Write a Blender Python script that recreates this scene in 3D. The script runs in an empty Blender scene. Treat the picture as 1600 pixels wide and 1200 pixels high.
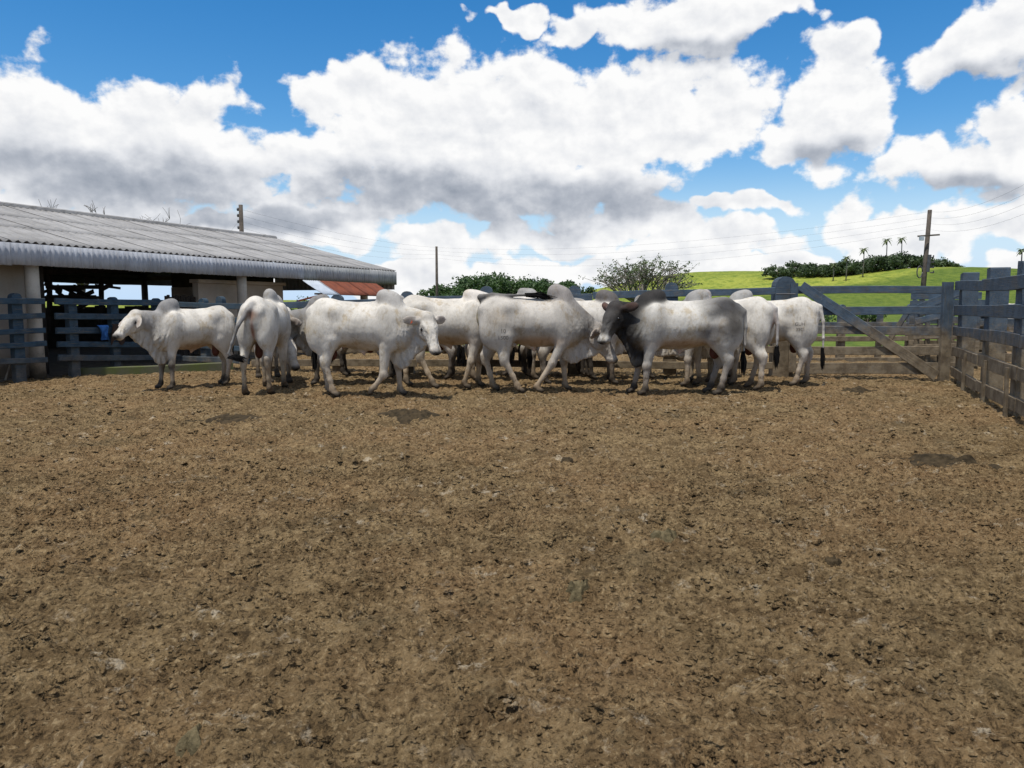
import bpy, bmesh, math, random
import numpy as np
from mathutils import Vector, Matrix
sc = bpy.context.scene
C = sc.collection
rad = math.radians

# ---------------------------------------------------------------- camera
CAM_H, FPX, HOR = 1.5, 1200.0, 476.0        # eye height, focal length and horizon row of the 1600 x 1200 photograph
PITCH = math.atan((600-HOR)/FPX)
cam = bpy.data.cameras.new('camera'); cam_o = bpy.data.objects.new('camera', cam); C.objects.link(cam_o)
cam.sensor_width = 36; cam.lens = 36*FPX/1600; cam.clip_start = .05; cam.clip_end = 4000
cam_o.location = (0, 0, CAM_H); cam_o.rotation_euler = (math.pi/2-PITCH, 0, 0)
sc.camera = cam_o
def ray(px, py):
    u, v = (px-800)/FPX, (600-py)/FPX
    return np.array((u, math.cos(PITCH)+v*math.sin(PITCH), -math.sin(PITCH)+v*math.cos(PITCH)))
def at(px, py, d):
    r = ray(px, py); r = r*(d/r[1]); return Vector((r[0], r[1], CAM_H+r[2]))
def onground(px, py):
    r = ray(px, py); t = CAM_H/-r[2]; return Vector((r[0]*t, r[1]*t, 0))

# ---------------------------------------------------------------- exposure, sun
sc.view_settings.view_transform = 'Standard'; sc.view_settings.look = 'None'
sc.view_settings.exposure = 0.28; sc.view_settings.gamma = 1.0; sc.view_settings.use_curve_mapping = False
sc.cycles.max_bounces = 6; sc.cycles.diffuse_bounces = 3; sc.cycles.transparent_max_bounces = 6
SUN_EL, SUN_AZ = rad(71), rad(210)           # azimuth from +Y (the view direction) towards +X
sun = bpy.data.lights.new('sun', 'SUN'); sun.energy = 3.9; sun.angle = rad(1.0); sun.color = (1, .95, .87)
sun_o = bpy.data.objects.new('sun', sun); C.objects.link(sun_o)
sd_ = Vector((math.sin(SUN_AZ)*math.cos(SUN_EL), math.cos(SUN_AZ)*math.cos(SUN_EL), math.sin(SUN_EL)))
sun_o.rotation_euler = sd_.to_track_quat('Z', 'Y').to_euler(); sun_o.location = sd_*50

# ---------------------------------------------------------------- node helpers
class NT:
    def __init__(s, nt): s.nt = nt
    def n(s, t, **kw):
        o = s.nt.nodes.new(t)
        for k, v in kw.items(): setattr(o, k, v)
        return o
    def put(s, sock, v):
        if isinstance(v, bpy.types.NodeSocket): s.nt.links.new(v, sock)
        elif v is not None: sock.default_value = v
    def m(s, op, a, b=None, c=None, clamp=False):
        o = s.n('ShaderNodeMath', operation=op, use_clamp=clamp)
        for i, v in enumerate((a, b, c)): s.put(o.inputs[i], v)
        return o.outputs[0]
    def v(s, op, a, b=None, out=0):
        o = s.n('ShaderNodeVectorMath', operation=op)
        s.put(o.inputs[0], a); s.put(o.inputs[1], b)
        return o.outputs['Value'] if op in ('LENGTH', 'DOT_PRODUCT', 'DISTANCE') else o.outputs[0]
    def noise(s, vec, scale, detail=4, rough=.55, dist=0, color=False, lac=2.0):
        o = s.n('ShaderNodeTexNoise'); s.put(o.inputs['Vector'], vec)
        o.inputs['Scale'].default_value = scale; o.inputs['Detail'].default_value = detail
        o.inputs['Roughness'].default_value = rough; o.inputs['Distortion'].default_value = dist; o.inputs['Lacunarity'].default_value = lac
        return o.outputs['Color' if color else 'Fac']
    def vor(s, vec, scale, feat='F1', out='Distance', rnd=1.0):
        o = s.n('ShaderNodeTexVoronoi', feature=feat); s.put(o.inputs['Vector'], vec)
        o.inputs['Scale'].default_value = scale; o.inputs['Randomness'].default_value = rnd
        return o.outputs[out]
    def ss(s, x, a, b, lo=0., hi=1.):
        o = s.n('ShaderNodeMapRange', interpolation_type='SMOOTHSTEP'); s.put(o.inputs[0], x)
        for i, v in ((1, a), (2, b), (3, lo), (4, hi)): s.put(o.inputs[i], v)
        return o.outputs[0]
    def mix(s, f, a, b, mode='MIX'):
        o = s.n('ShaderNodeMix', data_type='RGBA', blend_type=mode, clamp_factor=True)
        s.put(o.inputs[0], f)
        for i, v in ((6, a), (7, b)): s.put(o.inputs[i], tuple(v)+(1,) if isinstance(v, tuple) and len(v) == 3 else v)
        return o.outputs[2]
    def map(s, vec, sc_=(1, 1, 1), loc=(0, 0, 0)):
        o = s.n('ShaderNodeMapping'); s.put(o.inputs[0], vec); o.inputs[1].default_value = loc; o.inputs[3].default_value = sc_
        return o.outputs[0]
    def bump(s, h, strength=.5, dist=.02, normal=None):
        o = s.n('ShaderNodeBump'); s.put(o.inputs['Height'], h); o.inputs['Strength'].default_value = strength
        o.inputs['Distance'].default_value = dist; s.put(o.inputs['Normal'], normal); return o.outputs[0]
def material(name):
    m = bpy.data.materials.new(name); m.use_nodes = True
    return m, NT(m.node_tree), m.node_tree.nodes['Principled BSDF']

# ---------------------------------------------------------------- world: clear sky with fair-weather cumulus
world = bpy.data.worlds.new('World'); sc.world = world; world.use_nodes = True
W = NT(world.node_tree); bg = world.node_tree.nodes['Background']
def azel(px, py):
    r = ray(px, py); r = r/np.linalg.norm(r); return math.atan2(r[0], r[1]), math.asin(r[2])
#   (column, row, half width, half height) of each cloud mass, as directions from the corral
CLOUDS = [(45, 180, 125, 92), (165, 240, 165, 90), (285, 205, 115, 88), (130, 280, 300, 62), (365, 255, 80, 70), (-130, 240, 150, 110),
          (545, 160, 85, 56), (650, 200, 170, 100), (800, 190, 190, 128), (960, 185, 190, 105), (1085, 185, 130, 85), (690, 290, 190, 72), (870, 290, 215, 72), (490, 270, 105, 68),
          (1300, 165, 105, 105), (1240, 212, 62, 62), (1335, 85, 50, 42), (1075, 40, 170, 58), (890, 40, 55, 32), (790, 20, 45, 16), (1235, 22, 55, 26),
          (1540, 62, 105, 56), (1640, 20, 120, 100), (1495, 265, 125, 52), (1585, 225, 75, 78), (1690, 240, 120, 90),
          (500, 352, 150, 44), (690, 388, 90, 34), (850, 372, 120, 34), (1000, 352, 120, 38), (1180, 322, 80, 20), (1110, 385, 130, 34), (1325, 335, 62, 55), (1400, 372, 130, 42), (1570, 350, 110, 44), (250, 345, 220, 34), (1250, 415, 250, 24), (640, 432, 330, 26), (960, 420, 260, 26), (1500, 425, 240, 26)]
BASES = [(860, 322, 220, 40), (620, 300, 150, 44), (200, 290, 220, 44), (60, 262, 130, 40), (1100, 82, 110, 20), (1570, 108, 80, 20), (1510, 296, 110, 18), (400, 340, 150, 18), (1300, 232, 55, 18)]
def blob_group(name, blobs, grow=1.0):
    g = bpy.data.node_groups.new(name, 'ShaderNodeTree')
    g.interface.new_socket('P', in_out='INPUT', socket_type='NodeSocketVector'); g.interface.new_socket('F', in_out='OUTPUT', socket_type='NodeSocketFloat')
    G = NT(g); gi = g.nodes.new('NodeGroupInput'); go = g.nodes.new('NodeGroupOutput'); acc = None
    for (cx, cy, hw, hh) in blobs:
        a, e = azel(cx, cy); a1, _ = azel(cx+hw, cy); _, e1 = azel(cx, cy-hh)
        w_, h_ = abs(a1-a)*grow, abs(e1-e)*grow
        q = G.n('ShaderNodeVectorMath', operation='MULTIPLY_ADD'); G.put(q.inputs[0], gi.outputs[0])
        q.inputs[1].default_value = (1/w_, 1/h_, 0); q.inputs[2].default_value = (-a/w_, -e/h_, 0)
        l = G.v('DOT_PRODUCT', q.outputs[0], q.outputs[0])
        acc = l if acc is None else G.m('MINIMUM', acc, l)
    g.links.new(G.m('SUBTRACT', 1.0, G.m('SQRT', acc)), go.inputs[0]); return g
def call(N, g, p):
    o = N.n('ShaderNodeGroup'); o.node_tree = g; N.put(o.inputs[0], p); return o.outputs[0]
def after(p, f): return W.v('ADD', p, W.m('MULTIPLY', f, 1e-9))      # evaluate p only once f is known (shader stack)
g_blob = blob_group('cloud_masses', CLOUDS, 1.12); g_base = blob_group('cloud_bases', BASES, 1.15)
tc = W.n('ShaderNodeTexCoord'); dirv = tc.outputs['Generated']
sp = W.n('ShaderNodeSeparateXYZ'); W.put(sp.inputs[0], dirv)
cmb = W.n('ShaderNodeCombineXYZ'); W.put(cmb.inputs[0], W.m('ARCTAN2', sp.outputs[0], sp.outputs[1])); W.put(cmb.inputs[1], W.m('ARCSINE', sp.outputs[2]))
P0 = cmb.outputs[0]
sx = W.n('ShaderNodeSeparateXYZ'); W.put(sx.inputs[0], P0)
def noise2(p, scale, detail, rough=.55, dist=0., color=False):
    o = W.noise(p, scale, detail, rough, dist, color); o.node.noise_dimensions = '2D'; return o
warp = W.v('MULTIPLY', W.v('SUBTRACT', noise2(P0, 10, 3, .55, color=True), (.5, .5, .5)), (.11, .09, 0))
PW = W.v('ADD', P0, warp)
away = W.m('MAXIMUM', W.ss(W.m('ABSOLUTE', sx.outputs[0]), .66, .85), W.ss(sx.outputs[1], .40, .52))   # the same kind of sky goes on round the frame
wide = W.m('MULTIPLY', W.m('SUBTRACT', noise2(W.map(PW, (1, 1.7, 1), (3, 1, 0)), 2.2, 2, .5), .47), 3.2)
near_ = W.m('SUBTRACT', 1.0, away)
B0 = call(W, g_blob, PW)
BB = call(W, g_base, after(W.v('ADD', P0, W.v('MULTIPLY', warp, (.6, .6, 0))), B0))
B_ = W.m('ADD', W.m('MULTIPLY', B0, near_), W.m('MULTIPLY', wide, away))
PN = W.map(P0, (1, 1.3, 1))
n0 = noise2(PN, 17, 9, .56); n1 = noise2(W.v('ADD', PN, (.005, .013, 0)), 17, 5, .5)
F0 = W.m('ADD', B_, W.m('MULTIPLY', W.m('SUBTRACT', n0, .5), 1.30))
dens = W.ss(F0, .05, .29)
lit = W.m('ADD', .88, W.m('MULTIPLY', W.m('SUBTRACT', n0, n1), .9))
lit = W.m('SUBTRACT', lit, W.m('MULTIPLY', W.ss(F0, .35, 1.0), .10))
lit = W.m('SUBTRACT', lit, W.m('MULTIPLY', W.m('MULTIPLY', W.ss(BB, -.55, .6), near_), .54), clamp=True)
ramp = W.n('ShaderNodeValToRGB'); W.put(ramp.inputs[0], lit)
cr = ramp.color_ramp; cr.elements[0].position = 0.0; cr.elements[0].color = (.28, .32, .39, 1); cr.elements[1].position = .92; cr.elements[1].color = (1.0, 1.0, 1.0, 1)
e = cr.elements.new(.30); e.color = (.47, .505, .57, 1); e = cr.elements.new(.62); e.color = (.78, .80, .84, 1)
sky = W.n('ShaderNodeTexSky', sky_type='NISHITA', sun_disc=False, sun_elevation=SUN_EL, sun_rotation=SUN_AZ, altitude=200, air_density=1.0, dust_density=.3, ozone_density=2.2)
hs = W.n('ShaderNodeHueSaturation'); W.put(hs.inputs['Saturation'], W.ss(sp.outputs[2], .0, .22, .9, 1.42)); hs.inputs['Value'].default_value = 1.16; W.put(hs.inputs['Color'], sky.outputs[0])
cl = W.v('SCALE', ramp.outputs[0]); cl.node.inputs['Scale'].default_value = 8.1
up_ = W.ss(sp.outputs[2], -.02, .01)
low_ = W.mix(W.ss(sp.outputs[2], -.01, .16), (4.6, 6.1, 8.0), hs.outputs[0])      # pale humid air low down
W.put(bg.inputs[0], W.mix(W.m('MULTIPLY', dens, up_), low_, cl)); bg.inputs[1].default_value = .10
world.cycles.sampling_method = 'NONE'

# ---------------------------------------------------------------- object helpers
def link(name, me, mat=None, parent=None):
    o = bpy.data.objects.new(name, me); C.objects.link(o)
    if mat is not None and me is not None and not me.materials: me.materials.append(mat)
    if parent is not None: o.parent = parent
    return o
def tag(o, label=None, cat=None, group=None, kind=None):
    for k, v in (('label', label), ('category', cat), ('group', group), ('kind', kind)):
        if v: o[k] = v
    return o
def thing(name, label, cat, loc=(0, 0, 0), rz=0., group=None):
    o = bpy.data.objects.new(name, None); C.objects.link(o); o.location = loc; o.rotation_euler = (0, 0, rz); o.empty_display_size = .2
    return tag(o, label, cat, group)
def pymesh(name, v, f, smooth=False):
    me = bpy.data.meshes.new(name); me.from_pydata([tuple(p) for p in v], [], f)
    if smooth: me.polygons.foreach_set('use_smooth', [True]*len(f))
    me.update(); return me
def npmesh(name, P, F, smooth=False):
    P = np.asarray(P, np.float32); F = np.asarray(F, np.int32); k = F.shape[1]
    me = bpy.data.meshes.new(name); me.vertices.add(len(P)); me.vertices.foreach_set('co', P.ravel())
    me.loops.add(F.size); me.loops.foreach_set('vertex_index', F.ravel())
    me.polygons.add(len(F)); me.polygons.foreach_set('loop_start', np.arange(0, F.size, k, dtype=np.int32))
    me.polygons.foreach_set('use_smooth', np.full(len(F), smooth)); me.update(calc_edges=True); return me
def colour_attr(me, name, Cc):
    a = me.attributes.new(name, 'FLOAT_COLOR', 'POINT'); Cc = np.asarray(Cc, np.float32)
    a.data.foreach_set('color', np.concatenate([Cc, np.ones((len(Cc), 1), np.float32)], 1).ravel())
def tube(pts, rads, n=8, cap=True):
    V, F = [], []; pts = [Vector(p) for p in pts]
    for i, p in enumerate(pts):
        t = (pts[min(i+1, len(pts)-1)]-pts[max(i-1, 0)]).normalized()
        a = t.orthogonal().normalized() if i == 0 else (a-t*a.dot(t)).normalized()
        b = t.cross(a); r = rads[i] if hasattr(rads, '__len__') else rads
        for k in range(n):
            q = 2*math.pi*k/n; V.append(p+a*(r*math.cos(q))+b*(r*math.sin(q)))
    for i in range(len(pts)-1):
        for k in range(n): F.append((i*n+k, i*n+(k+1) % n, (i+1)*n+(k+1) % n, (i+1)*n+k))
    if cap: F.append(tuple(range(n-1, -1, -1))); F.append(tuple((len(pts)-1)*n+k for k in range(n)))
    return V, F
def merge(parts):
    V, F = [], []
    for v, f in parts:
        k = len(V); V += list(v); F += [tuple(i+k for i in q) for q in f]
    return V, F
R0 = random.Random(11)
def board_mesh(name, L, h, t, rg=R0, segs=6, wob=.009):
    """plank lying along x, height z, thickness y; chamfered and a little uneven"""
    c = min(.008, t*.2); V, F = [], []; p1, p2, p3 = (rg.uniform(0, 6.28) for _ in range(3))
    prof = [(-t/2, -h/2+c), (-t/2+c, -h/2), (t/2-c, -h/2), (t/2, -h/2+c), (t/2, h/2-c), (t/2-c, h/2), (-t/2+c, h/2), (-t/2, h/2-c)]
    for i in range(segs+1):
        x = L*(i/segs-.5); dz = wob*math.sin(p1+x*1.3)+rg.uniform(-.0015, .0015); s_ = 1+.035*math.sin(p2+x*1.9)+rg.uniform(-.012, .012); dy = wob*.7*math.sin(p3+x*1.1)
        if i in (0, segs): x += rg.uniform(-.012, .012)
        for y, z in prof: V.append((x, y+dy, z*s_+dz))
    for i in range(segs):
        for k in range(8): F.append((i*8+k, (i+1)*8+k, (i+1)*8+(k+1) % 8, i*8+(k+1) % 8))
    F.append(tuple(range(8))); F.append(tuple(segs*8+k for k in range(7, -1, -1)))
    return pymesh(name, V, F)
def board(name, a, b, h, t, mat, parent, rg=R0, roll=0.):
    """plank from a to b (world points) hung under parent, which sits unrotated"""
    a, b = Vector(a), Vector(b); d = b-a
    o = link(name, board_mesh(name, d.length, h, t, rg, max(4, int(d.length/.45))), mat, parent)
    x = d.normalized(); z = Vector((0, 0, 1)); z = (z-x*z.dot(x)).normalized() if abs(x.z) < .98 else Vector((0, 1, 0)); y = z.cross(x)
    M = Matrix((x, y, z)).transposed().to_4x4(); M = M @ Matrix.Rotation(roll, 4, 'X')
    M.translation = (a+b)/2-Vector(parent.location if parent else (0, 0, 0)); o.matrix_local = M
    return o
def post_mesh(name, w, t, h, rnd=True, rg=R0):
    """upright plank post, width x, thickness y, rounded or square head"""
    out = [(-w/2, 0), (w/2, 0)]
    for i in range(1, 4): out.append((w/2+rg.uniform(-.006, .006), h*.3*i))
    if rnd:
        rr = w/2; zc = h-rr*.9
        for k in range(0, 9):
            q = math.pi*k/8; out.append((rr*math.cos(q), zc+rr*.9*math.sin(q)+rg.uniform(-.004, .004)))
    else: out += [(w/2, h-.01+rg.uniform(-.02, .02)), (w/2-.012, h+rg.uniform(-.02, .02)), (-w/2+.012, h+rg.uniform(-.02, .02)), (-w/2, h-.01)]
    for i in range(3, 0, -1): out.append((-w/2+rg.uniform(-.006, .006), h*.3*i))
    n = len(out); V = [(x, -t/2, z) for x, z in out]+[(x, t/2, z) for x, z in out]
    c = .008
    V = [(x*(1-c/w), -t/2, z) for x, z in out]+[(x, -t/2+c, z) for x, z in out]+[(x, t/2-c, z) for x, z in out]+[(x*(1-c/w), t/2, z) for x, z in out]
    F = [tuple(range(n)), tuple(3*n+k for k in range(n-1, -1, -1))]
    for l in range(3):
        for k in range(n): F.append((l*n+(k+1) % n, l*n+k, (l+1)*n+k, (l+1)*n+(k+1) % n))
    return pymesh(name, V, F)
# lattice noise for terrain and dirt
def _hash(ix, iy, s):
    n = (ix*374761393+iy*668265263+s*1274126177).astype(np.int64) & 0x7fffffff
    n = (n ^ (n >> 13))*1274126177 & 0x7fffffff
    n = (n ^ (n >> 16)) & 0xffff
    return n/65535.0
def vnoise(x, y, s=0):
    ix, iy = np.floor(x).astype(np.int64), np.floor(y).astype(np.int64); u, v = x-ix, y-iy
    u = u*u*(3-2*u); v = v*v*(3-2*v)
    return (_hash(ix, iy, s)*(1-u)+_hash(ix+1, iy, s)*u)*(1-v)+(_hash(ix, iy+1, s)*(1-u)+_hash(ix+1, iy+1, s)*u)*v
def fbm(x, y, s=0, o=4, g=.5):
    a, t, w = 1., 0., 0.
    for i in range(o): t = t+a*vnoise(x*2**i+17*i, y*2**i+31*i, s+i); w += a; a *= g
    return t/w

# ---------------------------------------------------------------- materials
def mat_ground():
    m, N, b = material('trampled_dirt')
    p = N.n('ShaderNodeNewGeometry').outputs['Position']
    a = N.noise(p, .45, 3, .6); c = N.noise(p, 3.2, 5, .65); f = N.noise(p, 26, 6, .72)
    col = N.mix(N.ss(c, .36, .66), (.152, .103, .052), (.270, .192, .100))
    col = N.mix(N.m('MULTIPLY', N.ss(a, .42, .62), .4), col, (.270, .165, .082))
    col = N.mix(N.m('MULTIPLY', N.ss(f, .52, .66), .8), col, (.395, .292, .162))
    col = N.mix(N.m('MULTIPLY', N.ss(f, .49, .37), .9), col, (.062, .043, .024))
    pale = N.m('MULTIPLY', N.ss(N.noise(N.map(p, (1, 1, 1), (9, 4, 0)), 6.5, 6, .74), .56, .68), N.ss(N.noise(p, 1.1, 2, .5), .42, .60))
    col = N.mix(N.m('MULTIPLY', pale, .8), col, (.52, .44, .32))
    wet = N.ss(N.noise(N.map(p, (1, 1, 1), (3, 8, 0)), 1.5, 5, .65), .57, .68)
    col = N.mix(N.m('MULTIPLY', wet, .55), col, (.105, .080, .045))
    N.put(b.inputs['Base Color'], col); b.inputs['Roughness'].default_value = 1.0; b.inputs['Specular IOR Level'].default_value = .03
    wv = N.v('ADD', p, N.v('SCALE', N.noise(p, 14, 2, .6, color=True))); wv.node.inputs[1].links[0].from_node.inputs['Scale'].default_value = .05
    hgt = N.m('SUBTRACT', N.m('MULTIPLY', f, 1.1), N.m('MULTIPLY', N.vor(wv, 38), .5))
    N.put(b.inputs['Normal'], N.bump(hgt, 1.0, .055)); return m
def mat_grass():
    m, N, b = material('pasture_grass')
    p = N.n('ShaderNodeNewGeometry').outputs['Position']
    a = N.noise(p, .016, 4, .6); c = N.noise(p, .16, 6, .75); f = N.noise(N.map(p, (1, .35, 1)), .8, 6, .78)
    col = N.mix(N.ss(a, .38, .62), (.175, .21, .030), (.255, .28, .045))
    col = N.mix(N.m('MULTIPLY', N.ss(c, .46, .62), .75), col, (.095, .15, .020))
    col = N.mix(N.m('MULTIPLY', N.ss(f, .5, .66), .6), col, (.31, .32, .075))
    col = N.mix(N.m('MULTIPLY', N.ss(f, .5, .36), .65), col, (.06, .105, .015))
    sy = N.n('ShaderNodeSeparateXYZ'); N.put(sy.inputs[0], p)
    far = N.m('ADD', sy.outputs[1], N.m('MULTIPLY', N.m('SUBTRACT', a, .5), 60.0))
    cloud_shade = N.ss(far, 236, 222)                                              # cloud shadow over the lower slope, painted into the grass as darker green
    col = N.mix(N.m('MULTIPLY', cloud_shade, .85), col, N.mix(N.ss(f, .35, .65), (.048, .086, .014), (.098, .14, .022)))
    near_dirt = N.ss(N.m('ADD', sy.outputs[1], N.m('MULTIPLY', N.noise(p, .25, 4, .6), 12.)), 36, 30)
    col = N.mix(near_dirt, col, N.mix(c, (.15, .095, .05), (.24, .16, .09)))
    N.put(b.inputs['Base Color'], col); b.inputs['Roughness'].default_value = .95; b.inputs['Specular IOR Level'].default_value = .1
    N.put(b.inputs['Normal'], N.bump(N.m('ADD', f, c), .8, .4)); return m
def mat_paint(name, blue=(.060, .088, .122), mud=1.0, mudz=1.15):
    m, N, b = material(name)
    ob = N.n('ShaderNodeTexCoord').outputs['Object']; p = N.n('ShaderNodeNewGeometry').outputs['Position']
    oi = N.n('ShaderNodeObjectInfo').outputs['Random']
    sh = N.v('ADD', ob, N.v('SCALE', (7., 13., 5.))); N.put(sh.node.inputs[1].links[0].from_node.inputs['Scale'], N.m('MULTIPLY', oi, 9.))
    gr = N.noise(N.map(sh, (1.2, 22, 22)), 3, 5, .65); bl = N.noise(sh, 5, 5, .65); fine = N.noise(sh, 45, 4, .7)
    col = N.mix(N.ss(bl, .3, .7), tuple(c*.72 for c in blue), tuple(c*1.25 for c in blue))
    col = N.mix(N.m('MULTIPLY', N.ss(gr, .53, .66), .85), col, (.115, .102, .085))
    col = N.mix(N.m('MULTIPLY', N.ss(N.noise(sh, 2.2, 5, .7), .55, .68), .7), col, (.10, .095, .085))          # paint worn to grey wood
    col = N.mix(N.m('MULTIPLY', N.ss(gr, .44, .30), .6), col, tuple(c*.35 for c in blue))
    col = N.mix(N.m('MULTIPLY', oi, .25), col, (.06, .07, .075))
    if mud > 0:
        z = N.n('ShaderNodeSeparateXYZ'); N.put(z.inputs[0], p)
        zz = N.m('ADD', z.outputs[2], N.m('MULTIPLY', N.m('SUBTRACT', N.noise(p, 3.5, 5, .7), .5), 1.1))
        mf = N.m('MULTIPLY', N.ss(zz, mudz+.15, mudz-.45), mud)
        mf = N.m('MULTIPLY', mf, N.ss(fine, .22, .46))
        col = N.mix(mf, col, N.mix(N.ss(bl, .35, .65), (.105, .080, .052), (.205, .165, .112)))
        spl = N.m('MULTIPLY', N.ss(N.vor(N.v('ADD', p, N.v('SCALE', N.noise(p, 9, 2, color=True))), 9), .17, .10), N.ss(N.noise(p, 2.1, 2, .5), .5, .62))
        col = N.mix(N.m('MULTIPLY', spl, .8), col, (.25, .22, .16))
    N.put(b.inputs['Base Color'], col); b.inputs['Roughness'].default_value = .8; b.inputs['Specular IOR Level'].default_value = .15
    N.put(b.inputs['Normal'], N.bump(N.m('ADD', N.m('MULTIPLY', gr, .7), N.m('MULTIPLY', fine, .4)), .7, .012)); return m
def mat_roof(name, base, dark, streak=1.0, moss=0.):
    m, N, b = material(name)
    ob = N.n('ShaderNodeTexCoord').outputs['Object']; p = N.n('ShaderNodeNewGeometry').outputs['Position']; oi = N.n('ShaderNodeObjectInfo').outputs['Random']
    s1 = N.noise(N.map(ob, (14, .8, .8)), 1.0, 5, .65); s2 = N.noise(p, 1.3, 5, .7); s3 = N.noise(p, 22, 4, .7)
    col = N.mix(N.ss(s2, .3, .7), tuple(c*.82 for c in base), tuple(c*1.15 for c in base))
    col = N.mix(N.m('MULTIPLY', N.ss(s1, .5, .68), .7*streak), col, dark)
    col = N.mix(N.m('MULTIPLY', N.ss(s3, .58, .74), .5), col, dark)
    col = N.mix(N.m('MULTIPLY', oi, .22), col, dark)
    if moss:
        z = N.n('ShaderNodeSeparateXYZ'); N.put(z.inputs[0], ob)
        col = N.mix(N.m('MULTIPLY', N.ss(N.m('ADD', z.outputs[1], N.m('MULTIPLY', s1, .25)), .30, .05), moss), col, (.045, .055, .022))
    N.put(b.inputs['Base Color'], col); b.inputs['Roughness'].default_value = .85; b.inputs['Specular IOR Level'].default_value = .2
    N.put(b.inputs['Normal'], N.bump(N.m('ADD', s3, s1), .35, .01)); return m
def mat_rust():
    m, N, b = material('rusty_sheet')
    p = N.n('ShaderNodeNewGeometry').outputs['Position']; ob = N.n('ShaderNodeTexCoord').outputs['Object']
    a = N.noise(N.map(ob, (6, 1.2, 1)), 1.5, 6, .7); c = N.noise(p, 14, 5, .7)
    col = N.mix(N.ss(a, .35, .65), (.085, .020, .010), (.20, .050, .017)); col = N.mix(N.m('MULTIPLY', N.ss(c, .5, .75), .6), col, (.06, .022, .014))
    N.put(b.inputs['Base Color'], col); b.inputs['Roughness'].default_value = .85; N.put(b.inputs['Normal'], N.bump(c, .4, .006)); return m
def mat_plain(name, col, col2=None, scale=3., rough=.85, bump=.4, bscale=30., stain=None, metal=0.):
    m, N, b = material(name)
    p = N.n('ShaderNodeNewGeometry').outputs['Position']
    n1_ = N.noise(p, scale, 5, .65); n2_ = N.noise(p, bscale, 4, .7)
    c = N.mix(N.ss(n1_, .32, .68), col, col2 or tuple(v*.7 for v in col))
    c = N.mix(N.m('MULTIPLY', N.ss(n2_, .55, .75), .4), c, tuple(v*.5 for v in col))
    if stain:
        z = N.n('ShaderNodeSeparateXYZ'); N.put(z.inputs[0], p)
        c = N.mix(N.m('MULTIPLY', N.ss(N.m('ADD', z.outputs[2], N.m('MULTIPLY', N.m('SUBTRACT', n1_, .5), 1.6)), .75, .1), .9), c, stain)
    N.put(b.inputs['Base Color'], c); b.inputs['Roughness'].default_value = rough; b.inputs['Metallic'].default_value = metal; b.inputs['Specular IOR Level'].default_value = .12 if rough > .6 else .5
    N.put(b.inputs['Normal'], N.bump(n2_, bump, .01)); return m
def mat_leaf(name, c1, c2, scale=.6):
    m, N, b = material(name)
    p = N.n('ShaderNodeNewGeometry').outputs['Position']
    n1_ = N.noise(p, scale, 3, .6); n2_ = N.noise(p, scale*9, 2, .5)
    c = N.mix(N.ss(N.m('ADD', N.m('MULTIPLY', n1_, .6), N.m('MULTIPLY', n2_, .4)), .36, .62), c1, c2)
    N.put(b.inputs['Base Color'], c); b.inputs['Roughness'].default_value = .6
    tr = N.n('ShaderNodeBsdfTranslucent'); N.put(tr.inputs[0], c); mx = N.n('ShaderNodeMixShader'); mx.inputs[0].default_value = .28
    out = m.node_tree.nodes['Material Output']
    N.put(mx.inputs[1], b.outputs[0]); N.put(mx.inputs[2], tr.outputs[0]); N.put(out.inputs[0], mx.outputs[0]); return m
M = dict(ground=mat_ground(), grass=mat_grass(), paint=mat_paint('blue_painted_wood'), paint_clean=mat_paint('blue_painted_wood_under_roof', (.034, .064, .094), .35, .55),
         roof=mat_roof('weathered_cement_sheet', (.28, .275, .27), (.13, .125, .12)), fascia=mat_roof('galvanised_fascia', (.36, .38, .42), (.20, .20, .215), .8), fascia_moss=mat_roof('mossy_fascia', (.30, .31, .32), (.12, .12, .11), .9, .9),
         rust=mat_rust(), whitesheet=mat_plain('pale_metal_sheet', (.42, .47, .53), (.33, .37, .42), 4, .55, .2),
         plaster=mat_plain('beige_plaster', (.40, .35, .30), (.33, .285, .24), 1.6, .9, .5, 40, (.10, .075, .05)), column=mat_plain('limewashed_concrete', (.46, .42, .36), (.36, .32, .27), 2.2, .9, .8, 25, (.06, .05, .035)),
         darkwood=mat_plain('old_dark_timber', (.045, .037, .032), (.022, .019, .017), 4), greywood=mat_plain('grey_timber', (.13, .11, .09), (.07, .06, .05), 5), pole=mat_plain('weathered_pole', (.115, .095, .08), (.06, .052, .045), 3),
         metal=mat_plain('dark_metal', (.07, .07, .075), (.04, .04, .045), 6, .5, .2), wire=mat_plain('power_wire', (.05, .05, .05)),
         curb=mat_plain('mossy_concrete', (.085, .10, .035), (.10, .095, .07), 3), bark=mat_plain('tree_bark', (.12, .10, .08), (.06, .05, .04), 6), palebark=mat_plain('pale_bark', (.22, .20, .17), (.13, .115, .10), 6),
         leaf_dark=mat_leaf('dense_foliage', (.022, .052, .012), (.060, .115, .025)), leaf_far=mat_leaf('ridge_foliage', (.026, .050, .018), (.075, .115, .040), .25), leaf_sparse=mat_leaf('sparse_foliage', (.045, .075, .022), (.095, .135, .040)), palm=mat_leaf('palm_fronds', (.07, .10, .04), (.14, .17, .07)))

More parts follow.
